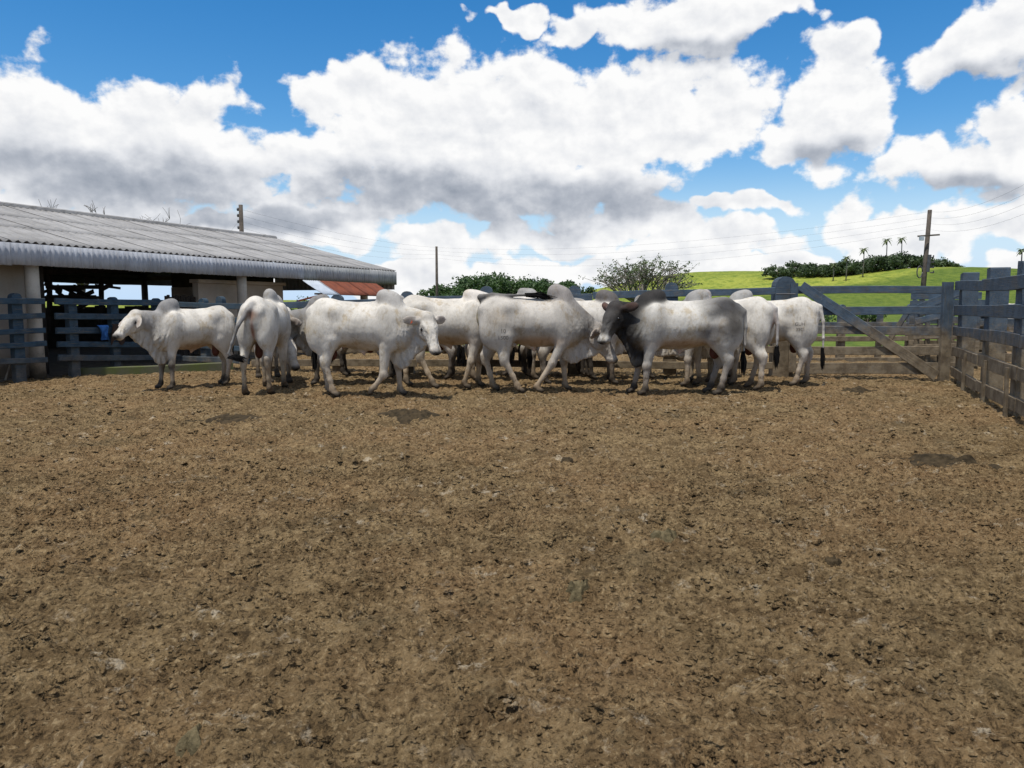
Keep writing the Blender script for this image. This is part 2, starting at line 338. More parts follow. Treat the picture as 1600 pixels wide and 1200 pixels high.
# ---------------------------------------------------------------- terrain, one sheet to the horizon
def terrain_z(x, y):
    r = np.hypot(x, y)
    z = -.14+4.6*np.clip((r-140)/420, 0, 1)**1.2
    hb = np.where(x < 140, np.exp(-((x-140)/46.)**2), 1-.10*np.clip((x-140)/60., 0, 3))*np.where(y < 245, np.exp(-((y-245)/78.)**2), np.exp(-((y-245)/160.)**2))
    ha = np.exp(-((x-74)/49.)**2)*np.where(y < 330, np.exp(-((y-330)/85.)**2), np.exp(-((y-330)/150.)**2))
    z = z+11.6*hb+12.2*ha
    z = z+(fbm(x*.02, y*.02, 5, 3)-.5)*2.2*np.clip((r-90)/150, 0, 1)
    return z+(fbm(x*.3, y*.3, 9, 3)-.5)*.18*np.clip((r-26)/20, 0, 1)
ga = np.sinh(np.linspace(-5.2, 5.2, 190)); gx = ga/np.abs(ga).max()*1500
gy = np.concatenate([np.linspace(-600, -20, 14), np.linspace(-14, 60, 60)[0:], np.linspace(62, 420, 150), np.geomspace(425, 2500, 26)])
gx = np.unique(np.concatenate([gx, np.linspace(-30, 200, 150)]))
XX, YY = np.meshgrid(gx, gy, indexing='ij'); ZZ = terrain_z(XX, YY)
def grid_faces(nx, ny):
    i = np.arange(nx*ny).reshape(nx, ny)
    return np.stack([i[:-1, :-1], i[1:, :-1], i[1:, 1:], i[:-1, 1:]], -1).reshape(-1, 4)
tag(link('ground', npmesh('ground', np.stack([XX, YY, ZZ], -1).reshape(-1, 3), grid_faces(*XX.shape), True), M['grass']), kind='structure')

# corral floor: trampled dry dung and earth, fine relief as geometry
def dirt_z(x, y):
    u = x+.10*(vnoise(x*6, y*6, 40)-.5); v = y+.10*(vnoise(x*6, y*6, 41)-.5)
    z = (fbm(x*.55, y*.55, 1, 3)-.5)*.05
    ex = lambda a, k: np.clip((a-.5)*k+.5, 0, 1)
    hoof = ex(fbm(u*2.6, v*2.6, 7, 2), 2.0); z = z-.030*np.clip((.34-hoof)/.14, 0, 1)
    c = ex(fbm(u*6, v*8, 3, 4, .55), 2.1); c2 = ex(fbm(u*15, v*19, 4, 3, .6), 2.0)
    ter = np.floor(c*7); fr = c*7-ter; ter = (ter+np.clip(fr*3.4, 0, 1))/7
    z = z+(ter-.5)*.060+(c2-.5)*.036
    return z
def spacing(a, b, f):
    o = [a]
    while o[-1] < b: o.append(o[-1]+f(o[-1]))
    return np.array(o)
fy = spacing(-5, 25.5, lambda y: .12 if y < 1.6 else max(.019, min(.019*(y/3.6), .085)))
fx0 = spacing(0, 16, lambda x: .022 if x < 3.2 else min(.022+(x-3.2)*.012, .11)); fx = np.concatenate([-fx0[:0:-1], fx0])
XX, YY = np.meshgrid(fx, fy, indexing='ij')
ZZ = dirt_z(XX, YY)
rp = np.random.RandomState(6)                      # hoof prints pressed into the crust
for k in range(900):
    hx, hy, ha_ = rp.uniform(-6, 6), rp.uniform(1.8, 13), rp.uniform(0, 6.28)
    i0, i1 = np.searchsorted(fx, (hx-.13, hx+.13)); j0, j1 = np.searchsorted(fy, (hy-.13, hy+.13))
    lx, ly = XX[i0:i1, j0:j1]-hx, YY[i0:i1, j0:j1]-hy; a_, b_ = lx*math.cos(ha_)+ly*math.sin(ha_), -lx*math.sin(ha_)+ly*math.cos(ha_)
    q = np.sqrt((a_/.068)**2+((np.abs(b_)-.030)/.032)**2)
    ZZ[i0:i1, j0:j1] += -.024*np.clip(1.3-q, 0, 1)+.012*np.exp(-((q-1.6)/.3)**2)
edge = np.clip(np.minimum(np.minimum(XX+16, 16-XX), 25.5-YY)/1.5, 0, 1); ZZ = ZZ*edge-.30*(1-edge)
tag(link('dirt_floor', npmesh('dirt_floor', np.stack([XX, YY, ZZ], -1).reshape(-1, 3), grid_faces(*XX.shape), True), M['ground']), kind='structure')

# ---------------------------------------------------------------- shed
E0 = Vector((-9.66, 14.5, 0)); TD = Vector((.376, .9266, 0)); ND = Vector((-.9266, .376, 0))   # along the eave, and away from the corral
ZE, ZF, ZR, WR = 2.69, 2.27, 3.97, 5.2
S1 = 14.4; S0 = -7.0
def sh(s, n, z): return E0+TD*s+ND*n+Vector((0, 0, z))
shed = thing('open_shed', 'long open cattle shed with grey corrugated roof and beige walls', 'shed', tuple(sh(S0, 0, 0)))
def under(o, parent): o.matrix_parent_inverse = Matrix.Translation(-Vector(parent.location)); return o
def wavy(name, L, wd, pitch, amp, mat, parent, org, ax, down, nrm, rg, cols_per=6, rows=3, sag=.0, ragged=0.):
    """corrugated sheet: ax along the width (wave direction), down along its length; real folds"""
    nc = int(round(wd/pitch))*cols_per; V, F = [], []
    for j in range(rows+1):
        for i in range(nc+1):
            a = wd*i/nc; l = L*j/rows
            if j == rows and ragged: l += ragged*rg.uniform(-1, 1)
            w_ = amp*math.cos(2*math.pi*a/pitch)+sag*math.sin(math.pi*j/rows)+rg.uniform(-.002, .002)
            V.append((a, L-l, w_))
    n_ = nc+1
    for j in range(rows):
        for i in range(nc): F.append((j*n_+i, (j+1)*n_+i, (j+1)*n_+i+1, j*n_+i+1))
    k = len(V); V += [(x, y, z-.007) for x, y, z in V]; F += [tuple(q+k for q in reversed(f)) for f in F]
    for i in range(nc):
        b_ = rows*n_; F.append((b_+i, b_+i+k, b_+i+1+k, b_+i+1)); F.append((i+1, i+1+k, i+k, i))
    par, parent = parent if isinstance(parent, tuple) else (parent, parent)
    o = link(name, pymesh(name, V, F, True), mat, par)
    ax, down, nrm = Vector(ax).normalized(), Vector(down).normalized(), Vector(nrm).normalized()
    Mx = Matrix((ax, -down, nrm)).transposed().to_4x4(); Mx.translation = Vector(org)+Vector(down)*L-Vector(parent.location)
    o.matrix_local = Mx; return o
rr_ = random.Random(5)
slope = (sh(0, 0, ZE)-sh(0, WR, ZR)); LS = slope.length; sdn = slope.normalized(); snr = TD.cross(sdn).normalized()
if snr.z < 0: snr = -snr
roof = bpy.data.objects.new('roof', None); C.objects.link(roof); roof.parent = shed
PW_ = .885; nsh = int((S1-S0)/PW_)+1
for i in range(nsh):
    s_ = S1-(i+1)*PW_
    for c_ in range(3):
        l0 = LS*c_/3-.08; org = sh(s_, WR, ZR)+sdn*max(l0, 0)+snr*(.045-.008*c_+.004*(i % 2))
        o = wavy('roof_sheet', LS/3+.16, PW_+.02, .177, .026, M['roof'], (roof, shed), org, TD, sdn, snr, rr_, 5, 3)
    # rear slope, one length each
    d2 = (sh(0, 2*WR, ZE)-sh(0, WR, ZR)).normalized(); n2 = TD.cross(d2).normalized()
    if n2.z < 0: n2 = -n2
    if i % 2 == 0: wavy('roof_sheet', LS+.1, PW_*2+.02, .177, .026, M['roof'], (roof, shed), sh(s_-PW_, WR, ZR)+n2*.045, TD, d2, n2, rr_, 4, 2)
V, F = tube([sh(S0, WR, ZR+.05), sh(S1, WR, ZR+.05)], [.10, .10], 8); o = link('ridge_cap', pymesh('ridge_cap', [v-Vector(shed.location) for v in V], F), M['roof'], roof)
for i in range(nsh):
    s_ = S1-(i+1)*PW_; moss = s_ > 8.6
    wavy('fascia_sheet', (ZE-ZF)+(.05 if moss else 0)+rr_.uniform(-.01, .01), PW_+.02, .126, .009, M['fascia_moss'] if moss else M['fascia'], shed, sh(s_, -.10-.006*(i % 2), ZE-.02), TD, (0, 0, -1), -ND, rr_, 6, 2, 0, .008)
for k in range(5):   # gable end hanging sheets
    a0 = k*1.06; zt = ZE+(ZR-ZE)*(a0/WR)
    wavy('gable_sheet', zt-ZE+.62, 1.062, .177, .016, M['fascia'], shed, sh(S1+.02, a0+1.06, zt-.03), -ND, (0, 0, -1), TD, rr_, 6, 2)
for s_ in (-5.9, .86, 6.8, 12.75):
    V, F = tube([sh(s_, .2, 0), sh(s_, .2, .5), sh(s_, .2, 1.6), sh(s_, .2, 2.62)], [.155, .14, .13, .125], 14)
    link('column', pymesh('column', [v-Vector(shed.location) for v in V], F, True), M['column'], shed)
    V, F = tube([sh(s_, 10.2, -.2), sh(s_, 10.2, 2.62)], [.13, .12], 10); link('column', pymesh('column', [v-Vector(shed.location) for v in V], F, True), M['darkwood'], shed)
    board('tie_beam', sh(s_, .1, 2.5), sh(s_, 10.3, 2.5), .16, .10, M['darkwood'], shed)
    board('rafter', sh(s_, .1, 2.62), sh(s_, WR, 3.86), .14, .08, M['darkwood'], shed); board('rafter', sh(s_, 10.3, 2.62), sh(s_, WR, 3.86), .14, .08, M['darkwood'], shed)
    board('king_post', sh(s_, WR, 2.5), sh(s_, WR, 3.8), .10, .10, M['darkwood'], shed)
for n_ in (.15, 1.9, 3.6, 5.2, 6.9, 8.6, 10.25):
    zz = ZE+(ZR-ZE)*(1-abs(n_-WR)/WR)-.14
    board('purlin', sh(S0, n_, zz), sh(S1, n_, zz), .12, .06, M['darkwood'], shed)
board('eave_beam', sh(S0, .2, 2.42), sh(S1, .2, 2.42), .18, .10, M['darkwood'], shed); board('eave_beam', sh(S0, 10.2, 2.36), sh(S1, 10.2, 2.36), .22, .10, M['darkwood'], shed)
def slab(name, s0, s1, n0, n1, z0, z1, mat):
    v = [sh(s, n, z)-Vector(shed.location) for z in (z0, z1) for s, n in ((s0, n0), (s1, n0), (s1, n1), (s0, n1))]
    me = pymesh(name, v, [(3, 2, 1, 0), (4, 5, 6, 7), (0, 1, 5, 4), (1, 2, 6, 5), (2, 3, 7, 6), (3, 0, 4, 7)]); bm = bmesh.new(); bm.from_mesh(me)
    bmesh.ops.bevel(bm, geom=bm.edges[:], offset=.012, segments=2, affect='EDGES', profile=.5); bm.to_mesh(me); bm.free()
    return link(name, me, mat, shed)
slab('wall', S0, 1.12, .75, .93, 0, 2.36, M['plaster'])
slab('wall', 5.8, 9.2, .75, .95, 0, 2.06, M['plaster']); slab('wall_cap', 5.75, 9.26, .68, 1.0, 2.062, 2.16, M['plaster'])
slab('wall_return', 9.02, 9.2, .955, 5.0, 0, 2.05, M['plaster'])
slab('door_leaf', 1.1, 1.5, .72, .80, .02, 2.30, M['darkwood'])
for k in range(12):
    s_ = 4.75+k*.085
    slab('board', s_, s_+.078, .8+.01*(k % 2), .84+.01*(k % 2), .2, 1.72+.03*math.sin(k*2.1), M['darkwood'])
for k in range(46):   # low plank screen across the back of the shed
    s_ = -6+k*.42
    slab('back_plank', s_, s_+.43, 9.5+.01*(k % 3), 9.55+.01*(k % 3), -.05, 1.42+.05*math.sin(k*1.7), M['darkwood'])
slab('rear_fascia', S0, S1, 10.32, 10.36, 2.40, 2.75, M['darkwood'])
slab('partition', 9.1, 14.0, 5.0, 5.06, .06, 3.2, M['darkwood'])
slab('floor_slab', S0, S1, .35, 10.0, -.12, .05, M['greywood'])

rk = thing('tackle_rack', 'dark clutter of poles and tackle hanging inside the open shed', 'tackle', tuple(sh(3.2, 5, 0)))
rq = random.Random(17)
for k in range(22):
    q0 = at(rq.uniform(76, 160), rq.uniform(438, 472), rq.uniform(19.5, 21)); q1 = q0+Vector((rq.uniform(-.7, .7), rq.uniform(-.4, .4), rq.uniform(-.28, .28)))
    board('pole', q0, q1, rq.uniform(.04, .13), rq.uniform(.03, .08), M['darkwood'], rk, rq)
board('shelf', at(72, 448, 20), at(165, 449, 20.6), .10, .3, M['darkwood'], rk, rq); board('shelf', at(72, 466, 20), at(150, 466, 20.6), .16, .3, M['darkwood'], rk, rq)
board('upright', at(78, 520, 20), at(78, 430, 20), .1, .1, M['darkwood'], rk, rq); board('upright', at(158, 520, 20.4), at(158, 434, 20.4), .1, .1, M['darkwood'], rk, rq)

# rusty lean-to awning
aw = thing('awning', 'rusty red and pale metal sheet awning hanging from the shed eave', 'awning', tuple(sh(8.6, -.14, 2.2)))
ad = (Vector((0, 0, -.42))-ND*.75).normalized(); an = TD.cross(ad).normalized(); an = an if an.z > 0 else -an
for k in range(5):
    wavy('awning_sheet', .86+(.02*(k % 2)), .84, .105, .009, M['whitesheet'] if k == 0 else M['rust'], aw, sh(8.9+k*.8, -.16, 2.22)+an*.004*(k % 2), TD, ad, an, rr_, 5, 3, -.01)
board('awning_strut', sh(8.75, -.10, 1.6), sh(8.95, -.85, 1.80), .05, .05, M['rust'], aw); board('awning_batten', sh(8.85, -.66, 1.81), sh(12.95, -.66, 1.81), .05, .05, M['greywood'], aw)

# ---------------------------------------------------------------- fences
def fence_line(name, label, pts, mat, posts, rail_h=.135, rail_t=.045, side=1, over=.0, post_w=.22, post_t=.14, round_top=True, cat='fence', broad=None, group=None):
    """pts: [(x, y, [rail heights])...]; posts: list of (segment fraction position along polyline, top z)"""
    root = thing(name, label, cat, (pts[0][0], pts[0][1], 0), group=group)
    P2 = [Vector((p[0], p[1], 0)) for p in pts]; cum = [0]
    for i in range(len(P2)-1): cum.append(cum[-1]+(P2[i+1]-P2[i]).length)
    def pos(s):
        for i in range(len(P2)-1):
            if s <= cum[i+1]+1e-6 or i == len(P2)-2:
                u = (s-cum[i])/(cum[i+1]-cum[i]); d = (P2[i+1]-P2[i]).normalized()
                return P2[i]+(P2[i+1]-P2[i])*u, d, [a+(b-a)*u for a, b in zip(pts[i][2], pts[i+1][2])]
    nr = len(pts[0][2]); rg = random.Random(len(name)+int(cum[-1]*10))
    cuts = sorted({0, cum[-1]} | set(cum[1:-1]))
    for r in range(nr):
        for i in range(len(cuts)-1):
            a, b = cuts[i], cuts[i+1]; n = max(1, int(round((b-a)/3.3)))
            for k in range(n):
                s0, s1 = a+(b-a)*k/n, a+(b-a)*(k+1)/n
                p0, d, z0 = pos(s0+.0005); p1, _, z1 = pos(s1-.0005)
                off = Vector((-d.y, d.x, 0))*side*(-(post_t/2+rail_t/2+.002))
                board('rail', p0+off+Vector((0, 0, z0[r]+rg.uniform(-.02, .02)))+d*.004, p1+off+Vector((0, 0, z1[r]+rg.uniform(-.02, .02)))-d*.004, rail_h*rg.uniform(.93, 1.06), rail_t, mat, root, rg)
    for s, zt, w_ in posts:
        p, d, _ = pos(s)
        o = link('post', post_mesh('post', w_ or post_w, post_t*rg.uniform(.95, 1.05), zt+.25, round_top, rg), mat, root)
        o.location = p-Vector(root.location)+Vector((0, 0, -.25)); o.rotation_euler = (rg.uniform(-.012, .012), rg.uniform(-.012, .012), math.atan2(d.y, d.x))
    return root, pos, cum
def gx_(px, d): return (px-800)/FPX*d/ (math.cos(PITCH))  # column at eye level
def PX(px, d, py=HOR): v = at(px, py, d); return v.x, d
def zz(py, d): return at(800, py, d).z
def along(pos, cum, px):
    """distance along a fence whose point shows at column px"""
    best = min((abs(800+FPX*pos(s)[0].x/(pos(s)[0].y*math.cos(PITCH)) - px), s) for s in np.linspace(0, cum[-1], 600)); return best[1]
# bit of fence left of the near shed column
xa, ya = PX(-90, 13.6); xb, yb = PX(64, 15.25)
r5 = [zz(y, 15) for y in (470, 494, 516, 538, 561)]
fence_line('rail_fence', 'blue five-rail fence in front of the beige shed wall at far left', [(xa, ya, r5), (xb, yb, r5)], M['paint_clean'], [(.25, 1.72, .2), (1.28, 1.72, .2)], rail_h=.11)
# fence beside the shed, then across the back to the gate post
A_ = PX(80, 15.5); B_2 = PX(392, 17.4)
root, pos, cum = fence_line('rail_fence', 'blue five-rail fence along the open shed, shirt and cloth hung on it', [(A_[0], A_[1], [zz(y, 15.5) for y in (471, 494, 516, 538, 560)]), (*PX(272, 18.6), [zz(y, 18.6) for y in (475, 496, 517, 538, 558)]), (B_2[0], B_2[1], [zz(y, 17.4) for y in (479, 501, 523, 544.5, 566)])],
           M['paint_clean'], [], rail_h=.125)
shed_fence, shed_pos, shed_cum = root, pos, cum
for px, py in ((110, 471), (176, 464), (244, 466), (318, 466), (345, 463)):
    s_ = along(pos, cum, px); p, d, _ = pos(s_); rg = random.Random(px)
    o = link('post', post_mesh('post', .2, .13, zz(py, p.y)+.25, True, rg), M['paint_clean'], root); o.location = p-Vector(root.location)-Vector((0, 0, .25)); o.rotation_euler = (0, 0, math.atan2(d.y, d.x))
C_2 = PX(1212, 16.2)
zb = [zz(y, 17.4) for y in (479, 501, 523, 544.5, 566)]; zc = [zz(y, 16.2) for y in (454, 484, 515, 545, 571)]
root, pos, cum = fence_line('rail_fence', 'tall blue wooden fence with round-topped posts behind the herd', [(B_2[0]+.02, B_2[1], zb), (C_2[0], C_2[1], zc)], M['paint'], [], rail_h=.15)
for px, py in ((428, 464), (527, 460), (636, 455), (760, 447), (897, 446), (1048, 441)):
    s_ = along(pos, cum, px); p, d, _ = pos(s_); rg = random.Random(px)
    o = link('post', post_mesh('post', .27, .15, zz(py, p.y)+.25, True, rg), M['paint'], root); o.location = p-Vector(root.location)-Vector((0, 0, .25)); o.rotation_euler = (0, 0, math.atan2(d.y, d.x))
# gate post
gp = PX(1226, 16.1); gpo = link('gate_post', post_mesh('gate_post', .42, .30, zz(432, 16.1)+.3), M['paint']); gpo.location = (gp[0], gp[1]+.1, -.3)
tag(gpo, 'stout round-topped blue post where the gate meets the back fence', 'post')
# gate
ga_, gb_ = PX(1246, 15.9), PX(1488, 15.0)
G0, G1 = Vector((ga_[0], ga_[1], 0)), Vector((gb_[0], gb_[1], 0)); gd_ = (G1-G0).normalized(); gn = Vector((gd_.y, -gd_.x, 0))
gate = thing('wooden_gate', 'wide blue wooden gate with one long diagonal brace', 'gate', tuple(G0))
zl = [zz(y, 15.9) for y in (453, 485, 516, 547, 575)]; zr_ = [zz(y, 15.0) for y in (453, 485, 517, 549, 577)]
rgg = random.Random(3)
for a, b, h_ in zip(zl, zr_, (.15, .165, .165, .175, .23)): board('rail', G0+Vector((0, 0, a)), G1-gd_*.19+Vector((0, 0, b)), h_, .045, M['paint'], gate, rgg)
board('brace', G0+gn*.05+gd_*.06+Vector((0, 0, zz(446, 15.9))), G1+gn*.05-gd_*.22+Vector((0, 0, zz(588, 15.0))), .20, .045, M['paint'], gate, rgg)
board('stile', G1+gn*.03-gd_*.095+Vector((0, 0, .02)), G1+gn*.03-gd_*.095+Vector((0, 0, zz(441, 15))), .10, .19, M['paint'], gate, rgg, math.pi/2*0)
board('stile', G0-gd_*.07+gn*.02+Vector((0, 0, .1)), G0-gd_*.07+gn*.02+Vector((0, 0, zz(442, 15.9))), .07, .15, M['paint'], gate, rgg)
V, F = tube([G0+gn*.10-gd_*.42+Vector((0, 0, 1.72)), G0+gn*.11-gd_*.05+Vector((0, 0, 1.715))], .014, 8); link('latch_bar', pymesh('latch_bar', [v-G0 for v in V], F), M['metal'], gate)
# right fence
ra, rb = PX(1493, 15.0), PX(1600, 9.9)
Ra, Rb = Vector((ra[0], ra[1], 0)), Vector((rb[0], rb[1], 0)); rdir = (Rb-Ra).normalized(); rn_ = Vector((-rdir.y, rdir.x, 0))*.165; Ra = Ra+rn_; Rb = Rb+rn_; Rc = Rb+rdir*13
zr5 = [zz(y, 15.0) for y in (448, 485, 516, 549, 581)]; ze5 = [zz(y, 9.9) for y in (438, 487, 535, 583, 634)]; zx5 = [b+(b-a)*0 for a, b in zip(zr5, ze5)]
root, pos, cum = fence_line('rail_fence', 'heavy blue fence with broad square posts running along the right edge', [(Ra.x, Ra.y, zr5), (Rb.x, Rb.y, ze5), (Rc.x, Rc.y, zx5)], M['paint'], [], rail_h=.185, rail_t=.055, side=1, post_t=.27)
for px_, zt in ((1513, zz(425, 14.2)), (1557, zz(417, 12.0)), (1610, zz(405, 9.8)), (8.0, 2.15), (10.2, 2.15), (12.4, 2.15), (14.6, 2.15), (16.8, 2.15)):
    s_ = along(pos, cum, px_) if px_ > 100 else px_
    p, d, _ = pos(min(s_, cum[-1]-.05)); rg = random.Random(int(s_*10))
    o = link('post', post_mesh('post', .30, .27, zt+.25, False, rg), M['paint'], root); o.location = p-Vector(root.location)-Vector((0, 0, .25)); o.rotation_euler = (0, rg.uniform(-.02, .02), math.atan2(d.y, d.x))
for s_ in (1.75, 3.55, 5.2):
    p, d, _ = pos(s_); off = Vector((d.y, -d.x, 0))*.225
    board('stake', p+off+Vector((0, 0, -.2)), p+off+Vector((rr_.uniform(-.02, .02), 0, .66)), .05, .045, M['paint'], root, rr_)
# outer fence and loading chute beyond the gate
f2a, f2b = PX(1225, 20.5), PX(1440, 20.5)
z2 = [zz(y, 20.5) for y in (507, 528, 562)]
root, pos, cum = fence_line('rail_fence', 'low blue three-rail fence seen through the gate', [(f2a[0], f2a[1], z2), (f2b[0], f2b[1], z2)], M['paint'], [(1.55, zz(476, 20.5), .2), (2.55, zz(490, 20.5), .12), (3.4, zz(474, 20.5), .24)], rail_h=.13)
ch = PX(1430, 18.2); chute = thing('loading_chute', 'blue boarded loading chute with sloping rails behind the gate hinge', 'cattle chute', (ch[0], ch[1], 0))
def cp(px, py, d): return at(px, py, d)
for a, b, h_ in (((1436, 482), (1500, 456), .18), ((1431, 503), (1502, 485), .15), ((1428, 526), (1504, 522), .14), ((1428, 544), (1504, 541), .14), ((1428, 572), (1504, 570), .14)):
    board('rail', cp(a[0], a[1], 18.2), cp(b[0], b[1], 17.6), h_, .045, M['paint'], chute, rgg)
for px in (1432, 1449, 1468, 1487):
    board('stud', cp(px, 580, 18.3), cp(px+1, 462+(1487-px)*.35, 18.3), .05, .11, M['paint'], chute, rgg)
for k in range(9):
    z_ = .18+k*.19; board('lining_board', Vector((ch[0]+.1, 18.62, z_)), Vector((ch[0]+1.5, 18.1, z_+.02)), .165, .03, M['paint'], chute, rgg)
board('brace', cp(1376, 552, 19.4), cp(1432, 468, 18.9), .12, .05, M['paint'], chute, rgg)
# boarded pen beyond the right-hand fence
o1, o2 = PX(1500, 19.0), PX(1800, 16.5)
fence_line('rail_fence', 'close-boarded blue pen fence beyond the right-hand fence', [(o1[0], o1[1], [.25, .52, .79, 1.06, 1.33]), (o2[0], o2[1], [.25, .52, .79, 1.06, 1.33])], M['paint'], [(.5, 1.62, .24), (2.4, 1.62, .24), (4.4, 1.62, .24)], rail_h=.2)
# concrete curb under the shed fence
cb = thing('curb', 'low mossy concrete curb at the foot of the shed fence', 'curb', (A_[0], A_[1], 0))
p0, d_, _ = shed_pos(.6); p1, _, _ = shed_pos(shed_cum[-1]-.3); nn = Vector((-d_.y, d_.x, 0))
board('curb_stone', p0+nn*.3+Vector((0, 0, .07)), p1+nn*.3+Vector((0, 0, .07)), .2, .28, M['curb'], cb)

# cloths on the shed fence
def cloth(name, label, cat, px0, px1, z1, z0, col, rail_z, seed, ragged):
    s0, s1 = along(shed_pos, shed_cum, px0), along(shed_pos, shed_cum, px1); rg = random.Random(seed); V, F = [], []
    m = mat_plain(name+'_fabric', col, tuple(c*.6 for c in col), 9, .9, .5, 60); nx, nz = 12, 12
    pc, d, _ = shed_pos((s0+s1)/2); n_ = Vector((d.y, -d.x, 0))
    for j in range(nz+1):
        for i in range(nx+1):
            u = i/nx; p, _, _ = shed_pos(s0+(s1-s0)*u); q = j/nz
            z = z1-(z1-z0)*q*(1-ragged*.5*(1+math.sin(u*9+seed))*(q))
            fold = .03*math.sin(u*11+seed)*(.3+q)+.012*math.sin(u*23+q*3)
            V.append(p+n_*(.155+fold+(.02 if j else -.02))+d*(.03*math.sin(q*4+seed)*(1 if u > .5 else -1))+Vector((0, 0, z)))
    for j in range(nz):
        for i in range(nx): F.append((j*(nx+1)+i, (j+1)*(nx+1)+i, (j+1)*(nx+1)+i+1, j*(nx+1)+i+1))
    k = len(V); V += [v-n_*.012 for v in V]; F += [tuple(q_+k for q_ in reversed(f)) for f in F]
    me = pymesh(name, [v-pc for v in V], F, True); o = link(name, me, m); o.location = pc
    return tag(o, label, cat)
sh_o = cloth('shirt', 'bright blue shirt hung over a rail of the shed fence', 'shirt', 144, 158, zz(509, 16), zz(533, 16), (.05, .16, .42), 0, 2, .08)
cloth('saddle_blanket', 'brown cloth draped over the shed fence beside the blue shirt', 'blanket', 164, 184, zz(507, 16.2), zz(542, 16.2), (.055, .036, .028), 0, 5, .6)
# leaning stick
V, F = tube([at(8, 594, 14.6), at(24, 545, 14.9), at(36, 488, 15.0)], [.022, .018, .012], 7)
tag(link('stick', pymesh('stick', V, F, True), M['palebark']), 'thin pale stick leaning on the fence at far left', 'stick')

# ---------------------------------------------------------------- poles and wires
def pole(label, px, ytop, d, r, ins, lean=0.):
    t = at(px, ytop, d); b = Vector((t.x-lean, t.y, float(terrain_z(np.array(t.x), np.array(t.y)))-.5))
    root = thing('utility_pole', label, 'utility pole', tuple(b), group='poles of the power line')
    V, F = tube([Vector((0, 0, 0)), (t-b)*.5, t-b], [r*1.15, r, r*.82], 12); link('shaft', pymesh('shaft', V, F, True), M['pole'], root)
    for k in range(ins):
        q = (t-b)-Vector((0, 0, .25+.32*k)); V, F = tube([q+Vector((-r-.02, 0, -.07)), q+Vector((-r-.03, 0, 0)), q+Vector((-r-.03, 0, .09))], [.05, .07, .05], 8)
        link('insulator', pymesh('insulator', V, F, True), M['metal'], root)
    return root, t
p1r, t1 = pole('utility pole rising behind the shed roof', 376, 320, 42, .13, 4)
p2r, t2 = pole('thin bare pole standing by the dark trees', 682, 385, 72, .13, 0)
p3r, t3 = pole('leaning utility pole with crossarm and coil before the right hill', 1453, 328, 46, .145, 0, .25)
dz = Vector(p3r.location)
ca = at(1452, 368, 45.8)-dz; board('crossarm', at(1434, 369, 45.7), at(1468, 367, 45.7), .09, .08, M['greywood'], p3r)
me = board_mesh('meter_box', .22, .24, .16); o = link('meter_box', me, M['whitesheet'], p3r); o.location = at(1440, 372.5, 45.6)-dz
q = [at(1447, 398, 45.7)-dz+Vector((-.32+.16*math.cos(a), 0, -.1+.34*math.sin(a))) for a in np.linspace(0, 2*math.pi, 17)]; q0 = [v+Vector((0, 0, -.9)) for v in q]
V, F = tube(q0, .035, 6); link('wire_coil', pymesh('wire_coil', V, F, True), M['metal'], p3r)
for k in range(4):
    b0 = at(1449, 402+k*8, 45.8)-dz+Vector((.36, 0, 0)); V, F = tube([b0-Vector((.2, 0, 0)), b0, b0+Vector((0, 0, .12))], [.03, .05, .04], 6); link('insulator', pymesh('insulator', V, F), M['metal'], p3r)
V, F = tube([at(1451.5, 398, 45.7)-dz+Vector((.05, 0, 0)), at(1448, 425, 45.7)-dz+Vector((.06, 0, 0))], .10, 8); link('fuse_box', pymesh('fuse_box', V, F), M['metal'], p3r)
def wire(a, b, sag, label, r=.0038):
    pts = [a.lerp(b, u)-Vector((0, 0, 4*sag*u*(1-u))) for u in np.linspace(0, 1, 20)]
    V, F = tube(pts, r, 5, False); o = link('power_wire', pymesh('power_wire', V, F, True), M['wire']); tag(o, label, 'wire', 'overhead wires')
for k, w_ in enumerate(('highest', 'second', 'third', 'lowest')):
    wire(t1-Vector((.15, 0, .2+.32*k)), t2-Vector((0, 0, .1+.32*k)), .35+.1*k, '%s wire from the shed pole to the bare pole' % w_)
    wire(t2-Vector((0, 0, .1+.32*k)), t3-Vector((0, 0, .1+.34*k)), .9+.15*k, '%s wire from the bare pole to the crossarm pole' % w_, .0036)
    wire(t3-Vector((0, 0, .1+.34*k)), at(1640, 266+k*17, 27), .45, '%s wire from the crossarm pole to the right edge' % w_, .0034)
wire(t1-Vector((.1, 0, .8)), at(350, 372, 36), .05, 'stay wire slanting from the shed pole to the roof')

# ---------------------------------------------------------------- trees
def leaf_mesh(name, centres, n, spread, size, rs, flat=.8, shape=1.6):
    """leaf-sized quads scattered round branch tips"""
    centres = np.asarray(centres); idx = rs.randint(0, len(centres), n)
    d = rs.normal(size=(n, 3)); d /= np.linalg.norm(d, axis=1)[:, None]; r = rs.rand(n)**(1/2.2)
    sp_ = np.asarray(spread)[idx] if hasattr(spread, '__len__') else np.full(n, spread)
    P = centres[idx]+d*(r*sp_)[:, None]*np.array((1, 1, flat))
    a = rs.normal(size=(n, 3)); a /= np.linalg.norm(a, axis=1)[:, None]; b = np.cross(a, d+rs.normal(size=(n, 3))*.5); b /= np.linalg.norm(b, axis=1)[:, None]+1e-9
    s = size*rs.uniform(.6, 1.35, n)[:, None]
    V = np.stack([P-a*s*shape/2, P-b*s/2+a*s*.1, P+a*s*shape/2, P+b*s/2+a*s*.1], 1).reshape(-1, 3)
    return npmesh(name, V, np.arange(4*n).reshape(n, 4))
